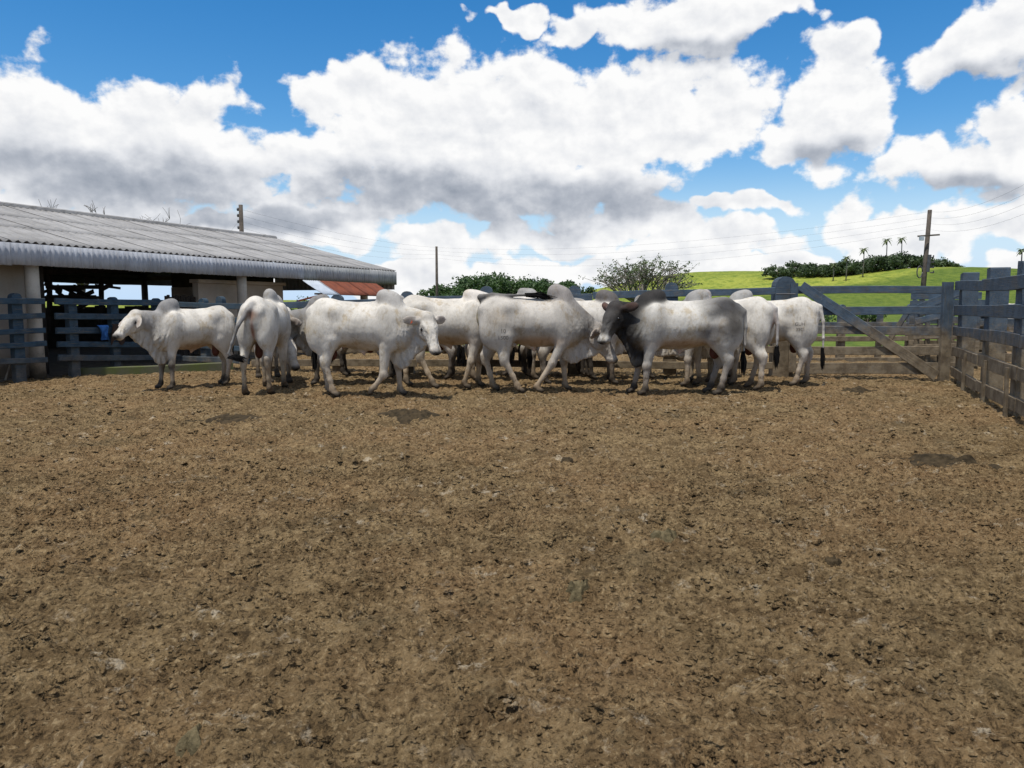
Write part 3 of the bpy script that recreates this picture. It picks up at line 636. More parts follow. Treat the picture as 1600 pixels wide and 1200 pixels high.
def tree(label, x, y, h, wid, rs, leafmat, nleaf, lsize, bark='bark', name='tree', crown_lo=.3, nb=16, sp=.34, flat=.75, zbase=None, group=None, umbrella=False, twigs=0, top=1.0):
    zb_ = float(terrain_z(np.array(float(x)), np.array(float(y))))-.1 if zbase is None else zbase
    root = thing(name, label, 'tree', (x, y, zb_), group=group); parts = []; tips = []; spr = []
    tr = h*.028+.05; lean = rs.uniform(-.06, .06, 2)*h; fork = h*crown_lo
    parts.append(tube([(0, 0, 0), (lean[0]*.3, lean[1]*.3, fork*.6), (lean[0]*.5, lean[1]*.5, fork), (lean[0], lean[1], h*.72)], [tr*1.3, tr, tr*.85, tr*.3], 8))
    for k in range(nb):
        an = k*2.4+rs.uniform(-.4, .4); u = rs.uniform(.25, 1)**.6
        if umbrella: zt = h*(.97-.30*u*u)-rs.uniform(0, .10)*h
        else:
            q = rs.uniform(0, 1); zt = h*(crown_lo+.12+(.86-crown_lo-.12)*q); u *= math.sqrt(max(.08, 1-(2*q-.75)**2*.62))
        tip = Vector((lean[0]+math.cos(an)*wid/2*u, lean[1]+math.sin(an)*wid/2*u, zt))
        f_ = rs.uniform(.75, 1.25); st = Vector((lean[0]*.5, lean[1]*.5, fork*f_)) if zt > fork else Vector((0, 0, fork*.8))
        mid = st.lerp(tip, .5)+Vector((rs.uniform(-.06, .06)*wid, rs.uniform(-.06, .06)*wid, -.04*h if umbrella else .03*h))
        parts.append(tube([st, mid, tip], [tr*.5, tr*.26, tr*.08], 6)); tips.append(np.array(tip)); spr.append(wid*sp*rs.uniform(.55, 1.05)*.5)
        for j in range(2+twigs):
            t2_ = mid.lerp(tip, rs.uniform(.3, 1))+Vector((rs.normal()*wid*.10, rs.normal()*wid*.10, abs(rs.normal())*h*.07))
            parts.append(tube([mid.lerp(tip, rs.uniform(.1, .8)), t2_], [tr*.16, tr*.05], 5)); tips.append(np.array(t2_)); spr.append(wid*sp*.5*rs.uniform(.35, .75))
    v, f = merge(parts); link('trunk', pymesh('trunk', v, f, True), M[bark], root)
    link('crown', leaf_mesh('crown', tips, nleaf, np.array(spr), lsize, rs, flat), leafmat, root)
    return root
rt = np.random.RandomState(8)
mid_spec = [(697, 92, 4.3, 6.4, 'low dark rounded tree at the left end of the clump'), (735, 90, 5.2, 8.6, 'broad dark tree next to the bare pole'), (780, 94, 5.7, 9.4, 'tallest dark green tree of the middle clump'), (820, 97, 5.6, 8.0, 'dark tree with flat top in the middle clump'), (852, 93, 4.9, 6.6, 'smaller dark tree right of the flat-topped one'), (884, 95, 4.9, 5.6, 'last loose dark tree at the right end of the clump')]
for px, d, h_, w_, lb in mid_spec:
    x, y = PX(px, d); tree(lb, x, y, h_-.25, w_, rt, M['leaf_dark'], 9500, .21, crown_lo=.14, nb=24, sp=.42, group='dark trees behind the pens')
x, y = PX(1000, 56); tree('sparse thin-leaved spreading tree before the green hill', x, y, 5.3, 7.6, rt, M['leaf_sparse'], 2700, .092, 'palebark', crown_lo=.28, nb=40, sp=.13, umbrella=True, twigs=6, flat=.6)
x, y = PX(925, 60)
def bare_tree(label, x, y, h, seed, scale=1.):
    rg = random.Random(seed); root = thing('bare_tree', label, 'tree', (x, y, -.2)); parts = []
    def grow(p, d, L, r, n):
        q = p+d*L; m_ = p.lerp(q, .5)+Vector((rg.uniform(-.1, .1), rg.uniform(-.1, .1), rg.uniform(-.05, .1)))*L; parts.append(tube([p, m_, q], [r, r*.8, r*.6], 6))
        if n:
            for k in range(rg.choice((2, 3, 3))):
                e_ = (d+Vector((rg.uniform(-.9, .9), rg.uniform(-.9, .9), rg.uniform(-.35, .55)))).normalized(); grow(q, e_, L*rg.uniform(.55, .85), r*.58, n-1)
    grow(Vector((0, 0, 0)), Vector((.05, 0, 1)), h*.34, .16, 5)
    v, f = merge(parts); link('branches', pymesh('branches', v, f, True), M['bark'], root); return root
x, y = PX(128, 36); bare_tree('leafless tree whose twigs show above and under the shed roof', x, y, 7.2, 21)
# ridge trees and palms on the right hill
names = ['round', 'tall', 'wide', 'bushy', 'dense', 'small', 'low', 'broad']
rspec = [(1214, 265, 6.5, 8), (1238, 268, 7.0, 8), (1262, 262, 6, 8), (1282, 258, 5.5, 8), (1303, 255, 6.0, 8), (1322, 252, 6.5, 8), (1345, 256, 5.5, 8), (1368, 252, 7.2, 9), (1388, 252, 6.5, 8), (1404, 255, 7.4, 9), (1424, 258, 5.8, 8), (1444, 262, 5.6, 8), (1462, 262, 5.0, 7), (1484, 266, 3.2, 6)]
order = ['first', 'second', 'third', 'fourth', 'fifth', 'sixth', 'seventh', 'eighth', 'ninth', 'tenth', 'eleventh', 'twelfth', 'thirteenth', 'last']
for k, (px, d, h_, w_) in enumerate(rspec):
    x, y = PX(px, d); tree('%s tree from the left along the right-hand hill ridge' % order[k], x, y, h_*.72, w_*1.25, rt, M['leaf_far'], 2200, .46, crown_lo=.03, nb=14, sp=.44, name='ridge_tree', group='trees on the right-hand ridge')
def palm(label, px, d, h):
    x, y = PX(px, d); root = thing('palm_tree', label, 'palm', (x, y, float(terrain_z(np.array(x), np.array(float(y))))-.1), group='palms on the ridge')
    V, F = tube([(0, 0, 0), (.1, 0, h*.5), (.05, 0, h)], [.2, .16, .14], 8); link('trunk', pymesh('trunk', V, F, True), M['palebark'], root)
    for k in range(15):
        a = k*2.4; up0 = .9-.1*k; V, F = [], []; L = h*.12+.62
        for j in range(6):
            u = j/5; r_ = L*u; z = h+r_*up0-.42*L*u*u*1.5; c = Vector((math.cos(a)*r_*.85, math.sin(a)*r_*.85, z)); sdv = Vector((-math.sin(a), math.cos(a), 0))*(.34*math.sin(math.pi*(.15+.8*u))); V += [c-sdv-Vector((0, 0, .12)), c, c+sdv-Vector((0, 0, .12))]
        for j in range(5): F += [(j*3, j*3+1, j*3+4, j*3+3), (j*3+1, j*3+2, j*3+5, j*3+4)]
        link('frond', pymesh('frond', V, F, True), M['palm'], root)
palm('palm with bushy head low on the ridge', 1300, 240, 5.4); palm('tilted shorter palm beside the slope edge', 1320, 236, 7.2); palm('slender tall palm standing clear on the hillside', 1346, 238, 8.6)
palm('palm crown poking above the ridge trees', 1381, 250, 10.0); palm('farthest palm crown above the dense ridge trees', 1404, 254, 9.8); palm('lone palm at the right edge of the hill', 1591, 200, 6.5)
rb_ = np.random.RandomState(4)
for k, (px, d, h_, w_, lb) in enumerate([(1275, 58, 1.6, 3.4, 'dark bush behind the gate brace'), (1357, 70, 1.3, 2.6, 'small round bush on the meadow behind the gate'), (470, 60, 2.4, 3.4, 'green bush seen under the shed end'), (600, 64, 2.0, 3.6, 'low bush behind the rusty awning')]):
    x, y = PX(px, d); o = tree(lb, x, y, h_, w_, rb_, M['leaf_dark'], 1800, .12, crown_lo=.05, nb=12, sp=.42, name='bush'); o['category'] = 'bush'
# ---------------------------------------------------------------- cattle
def V3(*a): return np.array(a, np.float32)
def unit(v):
    v = np.asarray(v, np.float64); return v/np.linalg.norm(v)
class Sdf:
    """smooth union of ellipsoids and tapered limbs, meshed with surface nets into ONE skin"""
    def __init__(s): s.pr = []
    def ell(s, c, r, col=None, k=.05, R=None):
        s.pr.append(('e', np.array(c, float), np.array(r, float), None if R is None else np.array(R, float), col, k, 1.0))
    def cone(s, a, b, ra, rb, col=None, k=.04, sq=1.0, side=(0, 1, 0)):
        s.pr.append(('c', np.array(a, float), np.array(b, float), (ra, rb, unit(side)), col, k, sq))
    def chain(s, pts, rad, col=None, k=.03, sq=1.0, side=(0, 1, 0)):
        for i in range(len(pts)-1):
            c = col[i] if isinstance(col, list) else col
            s.cone(pts[i], pts[i+1], rad[i], rad[i+1], c, k, sq, side)
    def bounds(s):
        lo = np.full(3, 9.); hi = -lo
        for p in s.pr:
            if p[0] == 'e':
                m = p[2] if p[3] is None else np.sqrt(((p[3]*p[2][None, :])**2).sum(1))
                lo = np.minimum(lo, p[1]-m); hi = np.maximum(hi, p[1]+m)
            else:
                r = max(p[3][0], p[3][1])
                lo = np.minimum(lo, np.minimum(p[1], p[2])-r); hi = np.maximum(hi, np.maximum(p[1], p[2])+r)
        return lo, hi
    @staticmethod
    def ev(p, X, Y, Z):
        if p[0] == 'e':
            x = X-p[1][0]; y = Y-p[1][1]; z = Z-p[1][2]
            if p[3] is not None:
                R = p[3]
                x, y, z = (R[0, 0]*x+R[1, 0]*y+R[2, 0]*z), (R[0, 1]*x+R[1, 1]*y+R[2, 1]*z), (R[0, 2]*x+R[1, 2]*y+R[2, 2]*z)
            r = p[2]
            a, b, c = x/r[0], y/r[1], z/r[2]
            k0 = np.sqrt(a*a+b*b+c*c)+1e-6
            a, b, c = a/r[0], b/r[1], c/r[2]
            return k0*(k0-1)/(np.sqrt(a*a+b*b+c*c)+1e-6)
        a, b = p[1], p[2]; ra, rb, sd = p[3]; sq = p[6]
        d = b-a; L2 = (d*d).sum()+1e-9
        x = X-a[0]; y = Y-a[1]; z = Z-a[2]
        t = np.clip((x*d[0]+y*d[1]+z*d[2])/L2, 0, 1)
        x = x-t*d[0]; y = y-t*d[1]; z = z-t*d[2]
        if sq != 1.0:
            m = (x*sd[0]+y*sd[1]+z*sd[2]); q = m*(1/sq-1)
            x = x+q*sd[0]; y = y+q*sd[1]; z = z+q*sd[2]
            return (np.sqrt(x*x+y*y+z*z)-(ra+(rb-ra)*t))*(sq if sq < 1 else 1)
        return np.sqrt(x*x+y*y+z*z)-(ra+(rb-ra)*t)
    def mesh(s, h):
        lo, hi = s.bounds(); lo = lo-3*h; hi = hi+3*h; lo[2] = -2.5*h
        n = np.ceil((hi-lo)/h).astype(int)+1
        ax = [(lo[i]+h*np.arange(n[i])).astype(np.float32) for i in range(3)]
        D = np.full(n, .5, np.float32)
        for p in s.pr:
            k = p[5]; m = k+2*h
            if p[0] == 'e':
                mm = p[2] if p[3] is None else np.sqrt(((p[3]*p[2][None, :])**2).sum(1))
                l, u = p[1]-mm-m, p[1]+mm+m
            else:
                r = max(p[3][0], p[3][1])+m
                l, u = np.minimum(p[1], p[2])-r, np.maximum(p[1], p[2])+r
            i0 = np.clip(np.floor((l-lo)/h).astype(int), 0, n); i1 = np.clip(np.ceil((u-lo)/h).astype(int)+1, 0, n)
            if (i1 <= i0).any(): continue
            X = ax[0][i0[0]:i1[0], None, None]; Y = ax[1][None, i0[1]:i1[1], None]; Z = ax[2][None, None, i0[2]:i1[2]]
            d = s.ev(p, X, Y, Z).astype(np.float32)
            S = D[i0[0]:i1[0], i0[1]:i1[1], i0[2]:i1[2]]
            hh = np.clip(1-np.abs(S-d)/k, 0, 1)
            D[i0[0]:i1[0], i0[1]:i1[1], i0[2]:i1[2]] = np.minimum(S, d)-hh*hh*k*.25
        D = np.maximum(D, -ax[2][None, None, :]+.001)
        # naive surface nets
        ins = D < 0
        cs = tuple(v-1 for v in n)
        cnt = np.zeros(cs, np.int8)
        for a in (0, 1):
            for b in (0, 1):
                for c in (0, 1): cnt += ins[a:a+cs[0], b:b+cs[1], c:c+cs[2]]
        act = (cnt > 0) & (cnt < 8)
        I = np.argwhere(act)
        idx = np.full(cs, -1, np.int32); idx[act] = np.arange(len(I))
        P = np.zeros((len(I), 3)); W = np.zeros(len(I))
        E = [((a, b, c), ax_) for ax_ in range(3) for a in (0, 1) for b in (0, 1) for c in (0, 1) if (a, b, c)[ax_] == 0]
        for o, ax_ in E:
            A = I+np.array(o); B = A.copy(); B[:, ax_] += 1
            da = D[A[:, 0], A[:, 1], A[:, 2]]; db = D[B[:, 0], B[:, 1], B[:, 2]]
            m = (da < 0) != (db < 0)
            t = np.where(m, da/(da-db+1e-12), 0)
            q = A.astype(float); q[:, ax_] += t
            P[m] += q[m]; W[m] += 1
        P = P/W[:, None]*h+lo
        F = []
        for ax_ in range(3):
            sl0 = [slice(1, -1)]*3; sl0[ax_] = slice(0, -1); sl1 = [slice(1, -1)]*3; sl1[ax_] = slice(1, None)
            a0 = ins[tuple(sl0)]; a1 = ins[tuple(sl1)]
            off = np.array([1, 1, 1]); off[ax_] = 0
            u, v = (ax_+1) % 3, (ax_+2) % 3
            for flip, m in ((False, a0 & ~a1), (True, ~a0 & a1)):
                J = np.argwhere(m)+off
                if not len(J): continue
                du = np.zeros(3, int); du[u] = 1; dv = np.zeros(3, int); dv[v] = 1
                c = [J-du-dv, J-dv, J, J-du]
                q = np.stack([idx[k[:, 0], k[:, 1], k[:, 2]] for k in c], 1)
                F.append(q[:, ::-1] if flip else q)
        F = np.concatenate(F); F = F[(F >= 0).all(1)]
        # two gentle smoothing passes
        for lam in (.5, .5):
            acc = np.zeros_like(P); w = np.zeros(len(P))
            for a, b in ((0, 1), (1, 2), (2, 3), (3, 0)):
                np.add.at(acc, F[:, a], P[F[:, b]]); np.add.at(w, F[:, a], 1)
            P = P+(acc/np.maximum(w, 1)[:, None]-P)*lam
        return P, F
    def colours(s, P, default, sharp=.017):
        X, Y, Z = P[:, 0], P[:, 1], P[:, 2]
        C = np.zeros((len(P), 3)); W = np.full(len(P), 1e-9)
        for p in s.pr:
            d = s.ev(p, X, Y, Z)
            w = np.exp(-np.clip(d, -.03, .6)/sharp)
            C += w[:, None]*np.array(default if p[4] is None else p[4]); W += w
        return C/W[:, None]

WHITE = (.57, .54, .485); GREYW = (.31, .30, .285); GREY = (.20, .195, .19); DARK = (.055, .052, .05)
BLACK = (.012, .011, .011); PINK = (.42, .25, .19); RAW = (.105, .036, .024); BUFF = (.46, .40, .31)

def bull_mesh(name, ps, h):
    """ps: pose and coat of one bull; x forward, y left, z up, standing on z = 0"""
    g = ps.get
    S = Sdf()
    base = g('coat', WHITE); hump_c = g('hump_col', GREYW); neck_c = g('neck_col', base); leg_c = g('leg_col', GREYW)
    wd = g('wide', 1.0)
    # trunk
    S.ell((.22, 0, 1.125), (.58, .31*wd, .355), base, .1)
    S.ell((-.18, 0, 1.135), (.60, .32*wd, .325), base, .12)
    S.ell((-.57, 0, 1.22), (.34, .265*wd, .33), base, .1)
    S.cone((-.62, 0, 1.45), (-.25, 0, 1.40), .10, .085, base, .12)
    S.cone((-.25, 0, 1.40), (.32, 0, 1.39), .085, .11, base, .1)
    for y in (1, -1):
        S.ell((-.40, y*.19*wd, 1.37), (.13, .09, .08), base, .15)          # hook bone
        S.ell((-.78, y*.10, 1.34), (.09, .07, .08), base, .08)                # pin bone
        S.ell((.43, y*.195*wd, 1.13), (.19, .135, .35), base, .055, rot_y(-.22)) # shoulder blade
        S.ell((.60, y*.14, 1.0), (.14, .11, .16), base, .07)
        S.ell((-.60, y*.175*wd, 1.05), (.24, .13, .36), base, .055, rot_y(.12)) # thigh
        S.ell((-.73, y*.13, 1.02), (.13, .115, .26), base, .07)
    S.ell((.55, 0, 1.02), (.26, .20, .30), base, .1)                           # breast
    hp = g('hump', 1.0)*1.05
    S.ell((.42, 0, 1.47), (.20, .12, .20*hp), hump_c, .07, rot_y(-.25))
    S.ell((.35, 0, 1.43+.15*hp), (.135, .105, .115*hp), hump_c, .05, rot_y(.3))
    S.ell((.46, 0, 1.40+.12*hp), (.14, .10, .12*hp), hump_c, .07)
    S.cone((.46, 0, 1.44), (.68, 0, 1.27), .125, .10, hump_c, .09)
    S.cone((.16, 0, .90), (-.28, 0, .95), .12, .10, base, .12, .8)
    # neck and head
    P = np.array(g('poll', (1.12, 0, 1.42)), float); f = unit(g('face', (.75, 0, -.66)))
    lean = g('tilt', 0.0)
    sd = unit(np.cross((0, 0, 1), f)) if abs(f[2]) < .98 else V3(0, 1, 0)
    up = np.cross(f, sd)
    sd = sd*math.cos(lean)+up*math.sin(lean); up = np.cross(f, sd)
    hs = g('head', 1.2); H = lambda a, b, c: P+(f*a+sd*b+up*c)*hs
    RH = np.stack([f, sd, up], 1)
    n0 = np.array((.56, 0, 1.22)); n1 = H(.05, 0, -.11)
    d = n1-n0; ns = unit(np.cross((0, 0, 1), d))
    mid = (n0+n1)/2+np.array((0, 0, .015))
    S.cone(n0, mid, .24, .175, neck_c, .1, .68, ns); S.cone(mid, n1, .175, .13, neck_c, .06, .72, ns)
    S.cone(np.array((.60, 0, 1.29)), H(-.02, 0, -.07), .10, .08, neck_c, .07, .8, ns)
    hc = g('head_col', base); fc = g('face_col', hc); mark = len(S.pr)
    S.cone(H(.02, 0, -.075), H(.18, 0, -.085), .098, .106, hc, .05, 1.04, sd)
    S.ell(H(.0, 0, -.035), (.055, .085, .05), hc, .05, RH)
    S.cone(H(.17, 0, -.085), H(.41, 0, -.088), .100, .066, fc, .05, .95, sd)
    S.cone(H(.12, 0, -.165), H(.41, 0, -.125), .088, .046, fc, .05, .8, sd)
    S.ell(H(.46, 0, -.095), (.066, .078, .066), g('muzzle_col', (.62, .58, .53)), .03, RH)
    S.ell(H(.505, 0, -.082), (.03, .062, .045), BLACK, .02, RH)
    S.ell(H(.44, 0, -.15), (.055, .055, .03), fc, .02, RH)
    for y in (1, -1):
        S.ell(H(.15, y*.062, -.15), (.11, .045, .085), hc, .05, RH)
        S.ell(H(.125, y*.088, -.045), (.065, .028, .03), hc, .03, RH)
        S.ell(H(.165, y*.098, -.075), (.046, .022, .036), DARK, .012, RH)
        S.ell(H(.50, y*.046, -.065), (.024, .024, .024), BLACK, .012, RH)
        e0 = H(.03, y*.09, -.07); ed = unit(sd*y*g('ear_out', .8)+up*g('ear_up', -.3)+f*g('ear_fwd', -.15)-np.array((0, 0, .25)))
        ew = unit(np.cross(ed, f*.6+up*.8)); en = np.cross(ed, ew)
        Re = np.stack([ed, ew, en], 1)
        S.cone(e0, e0+ed*.08, .035, .034, hc, .03)
        S.ell(e0+ed*.15, (.12, .066, .019), hc, .012, Re)
        S.ell(e0+ed*.155+up*.012, (.08, .034, .012), g('ear_in', (.20, .12, .09)), .004, Re)
    for i in range(mark, len(S.pr)):
        q = S.pr[i]
        if q[0] == 'e': S.pr[i] = (q[0], q[1], q[2]*hs)+q[3:]
        else: S.pr[i] = (q[0], q[1], q[2], (q[3][0]*hs, q[3][1]*hs, q[3][2]))+q[4:]
    # dewlap: one hanging curtain of pleated skin from throat to brisket
    dw = g('dewlap', 1.0); N = 46; rs = np.random.RandomState(g('seed', 1))
    thr = H(.26, 0, -.20); nm = (n0+n1)/2
    top = [np.array((.34, 0, .88)), np.array((.58, 0, .92)), np.array((.76, 0, 1.02)), nm+np.array((0, 0, -.10)), H(.10, 0, -.17), thr]
    lo2 = [np.array((.33, 0, .79)), np.array((.48, 0, .70-.10*dw)), np.array((.66, 0, .66-.12*dw)), nm*np.array((.95, 1, 0))+np.array((.03, 0, min(nm[2]-.36-.10*dw, .88-.10*dw))), H(.16, 0, -.24)-np.array((0, 0, .07+.07*dw)), thr-np.array((0, 0, .02))]
    def bez(L, t):
        j = min(int(t), len(L)-2); u = t-j; return L[j]*(1-u)+L[j+1]*u
    for i in range(N):
        t = i/(N-1)*5; a = bez(top, t).copy(); b = sum(bez(lo2, min(5, max(0, t+o_))) for o_ in (-.35, 0, .35))/3
        b[2] = max(b[2], .40); a[2] = max(a[2], b[2]+.03)
        o = ns*(.026*math.sin(i*1.15+rs.uniform(-.3, .3))); b = b+np.array((0, 0, rs.uniform(-.012, .012)))
        S.cone(a, b+o, .058, .026, g('dewlap_col', neck_c), .02, .7, ns)
    # sheath and scrotum
    S.cone((-.12, 0, .85), (.0, 0, .71), .075, .028, base, .06, .6)
    S.cone((.0, 0, .71), (.015, 0, .675), .028, .014, PINK, .02)
    S.ell((-.50, 0, .80), (.065, .055, .08), RAW, .03); S.ell((-.50, 0, .69), (.075, .065, .105), RAW, .03)
    # legs
    fl = g('front', ((0, 0), (0, 0))); hl = g('hind', ((0, 0), (0, 0)))
    hoof = (.075, .072, .07); feet = []
    for k, y in enumerate((1, -1)):
        q = fl[k]; yy = y*.175*wd
        S.cone((.50, yy, 1.02), (.43, yy, .84), .15, .12, base, .07, .75)
        if isinstance(q, dict):
            el, kn, ft, hf = [np.array((a, yy, b)) for a, b in q['pts']]
        else:
            dx, dk = q
            el = np.array((.45, yy, .83)); ft = np.array((.50+dx, yy, .135)); kn = np.array((.49+dx*.52+dk, yy, .475)); hf = ft+np.array((.045, 0, -.10))
        S.chain([el, kn*.92+el*.08, kn, ft], [.100, .058, .054, .036], [base, leg_c, leg_c], .035)
        S.ell(kn+np.array((.012, 0, 0)), (.053, .050, .066), leg_c, .03)
        hd = unit(hf-ft); feet.append((ft, hd)); fc_ = g('fet_col', (.20, .18, .155))
        S.ell(ft, (.052, .049, .054), fc_, .025)
        S.cone(ft+np.array((-.035, 0, -.012)), ft+np.array((-.04, 0, -.035)), .024, .018, DARK, .02)
        S.cone(ft, ft+hd*.06, .042, .044, fc_, .015)
        fw = np.array((1, 0, 0))-hd*hd[0]; fw = unit(fw)*.18
        for e in (1, -1):
            S.cone(ft+hd*.055+np.array((.0, e*.026, 0)), ft+hd*.10+fw*.22+np.array((0, e*.028, 0)), .034, .041, hoof, .010)
        q = hl[k]; yy = y*.185*wd
        if isinstance(q, dict):
            st, hk, ft, hf = [np.array((a, yy, b)) for a, b in q['pts']]
        else:
            dx, dk = q
            st = np.array((-.50+dx*.12, yy, .93)); ft = np.array((-.70+dx, yy, .145)); hk = np.array((-.735+dx*.6+dk, yy, .555)); hf = ft+np.array((.05, 0, -.11))
        S.cone((-.56, yy, 1.05), st, .19, .145, base, .08, .6)
        S.chain([st, hk*.85+st*.15, hk, hk*.35+ft*.65, ft], [.146, .069, .060, .039, .043], [base, base, leg_c, leg_c], .04, .82)
        S.cone(hk+np.array((-.045, 0, .05)), hk+np.array((-.03, 0, -.08)), .038, .034, leg_c, .03)
        S.cone(hk+np.array((-.045, 0, .05)), np.array((-.70, yy*.9, .95)), .026, .05, base, .05)
        hd = unit(hf-ft); feet.append((ft, hd))
        S.ell(ft, (.054, .050, .056), fc_, .025)
        S.cone(ft+np.array((-.035, 0, -.012)), ft+np.array((-.04, 0, -.035)), .024, .018, DARK, .02)
        S.cone(ft, ft+hd*.06, .043, .045, fc_, .015)
        fw = np.array((1, 0, 0))-hd*hd[0]; fw = unit(fw)*.18
        for e in (1, -1):
            S.cone(ft+hd*.055+np.array((.0, e*.026, 0)), ft+hd*.11+fw*.22+np.array((0, e*.028, 0)), .034, .041, hoof, .010)
    # tail
    tl = g('tail', [(-.80, 0, 1.42), (-.90, 0, 1.34), (-.94, 0, 1.10), (-.94, 0, .80), (-.95, .02, .62)])
    tl = [np.array(t, float) for t in tl]
    S.chain(tl, [.05, .042, .03, .024, .02, .018, .018][:len(tl)], g('tail_col', GREYW), .03)
    Pm, F = S.mesh(h)
    C = S.colours(Pm, base)
    # coat markings: (centre, radius xyz, colour, strength)
    tone = [((.68, 0, 1.12), (.32, .5, .36), tuple(v*.55 for v in base), .6), ((-.50, 0, 1.40), (.30, .4, .14), tuple(v*.74 for v in base), .6), ((-.72, 0, 1.15), (.2, .5, .25), tuple(v*.80 for v in base), .6), ((-.1, 0, 1.12), (.3, .5, .2), tuple(min(.66, v*1.10) for v in base), .6)] if g('tone', True) else []
    tone += [((0, 0, .84), (.55, .4, .10), (base[0]*.80, base[1]*.68, base[2]*.55), .7)]
    tone += [((.50, y*.18, .47), (.09, .12, .07), (.20, .17, .14), .6) for y in (1, -1)]+[((-.76, y*.19, .58), (.10, .12, .09), (.22, .18, .14), .55) for y in (1, -1)]
    last = [(ft, (.085, .085, .075), fc_, .9) for ft, hd in feet]+[(ft+hd*.055, (.07, .07, .018), (.34, .32, .29), .8) for ft, hd in feet]+[(ft+hd*.115, (.13, .10, .055), (.060, .058, .056), 1.) for ft, hd in feet]
    last += [(H(.45, 0, -.10), (.085, .10, .075), g('muzzle_col', (.56, .53, .48)), .8), (H(.535, 0, -.085), (.05, .075, .055), BLACK, 1.)]+[(H(.165, y*.11, -.072), (.065, .05, .055), g('eye_col', (.16, .15, .14)), .85) for y in (1, -1)]+[(H(.36, 0, -.02), (.10, .06, .06), tuple(v*.55 for v in hc), .5)]
    for c, r, col, st in tone+g('marks', [])+last:
        q = np.sqrt((((Pm-np.array(c))/np.array(r))**2).sum(1)); w = np.clip(1.25-q, 0, 1); w = (w*w*(3-2*w)*st)[:, None]
        C = C*(1-w)+np.array(col)*w
    me = bpy.data.meshes.new(name)
    me.vertices.add(len(Pm)); me.vertices.foreach_set('co', Pm.astype(np.float32).ravel())
    me.loops.add(F.size); me.loops.foreach_set('vertex_index', F.astype(np.int32).ravel())
    me.polygons.add(len(F)); me.polygons.foreach_set('loop_start', np.arange(0, F.size, 4, dtype=np.int32))
    me.polygons.foreach_set('use_smooth', np.ones(len(F), bool))
    at = me.attributes.new('coat', 'FLOAT_COLOR', 'POINT')
    at.data.foreach_set('color', np.concatenate([C, np.ones((len(C), 1))], 1).astype(np.float32).ravel())
    me.update(); me.validate()
    info = dict(H=H, sd=sd, up=up, f=f, RH=RH, tail=tl)
    return me, info

def rot_y(a):
    c, s_ = math.cos(a), math.sin(a)
    return np.array(((c, 0, s_), (0, 1, 0), (-s_, 0, c)))

# ---------------------------------------------------------------- the herd
def mat_coat():
    m, N, b = material('zebu_coat')
    at_ = N.n('ShaderNodeAttribute', attribute_name='coat').outputs['Color']; ob = N.n('ShaderNodeTexCoord').outputs['Object']; oi = N.n('ShaderNodeObjectInfo').outputs['Random']
    o2 = N.v('ADD', ob, N.v('SCALE', (31., 17., 23.))); N.put(o2.node.inputs[1].links[0].from_node.inputs['Scale'], oi)
    big = N.noise(o2, 2.6, 4, .6); st = N.noise(N.map(o2, (1, 1, .6)), 6, 6, .72); hair = N.noise(N.map(o2, (30, 30, 9)), 4, 4, .7)
    mul = lambda f, c, k: N.mix(f, c, N.mix(1.0, c, k, 'MULTIPLY'))
    col = mul(N.m('MULTIPLY', N.ss(big, .40, .66), .8), at_, (.72, .71, .70))
    col = mul(N.m('MULTIPLY', N.ss(st, .50, .68), .75), col, (.70, .60, .45))
    col = mul(N.m('MULTIPLY', N.ss(N.noise(N.map(o2, (5, 5, 1.6)), 3, 5, .7), .52, .68), .6), col, (.72, .70, .67))            # dried dung on the flanks
    z = N.n('ShaderNodeSeparateXYZ'); N.put(z.inputs[0], ob)
    low = N.ss(N.m('ADD', z.outputs[2], N.m('MULTIPLY', N.m('SUBTRACT', st, .5), .9)), .75, .10)
    col = mul(N.m('MULTIPLY', low, .85), col, (.60, .49, .36))
    blot = N.m('MULTIPLY', N.ss(N.noise(o2, 11, 4, .7), .58, .68), N.ss(z.outputs[2], .85, .35))
    col = mul(N.m('MULTIPLY', blot, .8), col, (.45, .37, .28))
    col = mul(N.m('MULTIPLY', N.ss(hair, .48, .70), .6), col, (.70, .68, .66))
    N.put(b.inputs['Base Color'], col); b.inputs['Roughness'].default_value = .75; b.inputs['Specular IOR Level'].default_value = .15
    b.inputs['Sheen Weight'].default_value = 0.; b.inputs['Sheen Roughness'].default_value = .5
    wr = N.noise(N.map(o2, (9, 3, 2.2)), 2.2, 4, .62, .6); mus = N.noise(o2, 5.5, 2, .5)
    rib = N.m('MULTIPLY', N.m('SINE', N.m('ADD', N.m('MULTIPLY', z.outputs[0], 46.), N.m('ADD', N.m('MULTIPLY', z.outputs[2], -9.), N.m('MULTIPLY', big, 5.)))), N.m('MULTIPLY', N.ss(N.m('ABSOLUTE', N.m('ADD', z.outputs[0], .08)), .36, .16), N.ss(N.m('ABSOLUTE', N.m('SUBTRACT', z.outputs[2], 1.15)), .26, .12)))
    fold = N.m('MULTIPLY', N.m('SINE', N.m('ADD', N.m('MULTIPLY', z.outputs[0], 62.), N.m('ADD', N.m('MULTIPLY', z.outputs[2], 16.), N.m('MULTIPLY', N.noise(o2, 3, 3, .6), 16.)))), N.m('MULTIPLY', N.ss(z.outputs[0], .45, .7), N.ss(z.outputs[2], 1.35, 1.05)))
    wr = N.m('ADD', wr, N.m('ADD', N.m('MULTIPLY', rib, .12), N.m('MULTIPLY', fold, .6)))
    h1 = N.bump(N.m('ADD', N.m('MULTIPLY', mus, .5), N.m('MULTIPLY', wr, .5)), .6, .04)
    N.put(b.inputs['Normal'], N.bump(N.m('ADD', hair, N.m('MULTIPLY', N.noise(o2, 60, 3, .6), .6)), .15, .005, h1)); return m
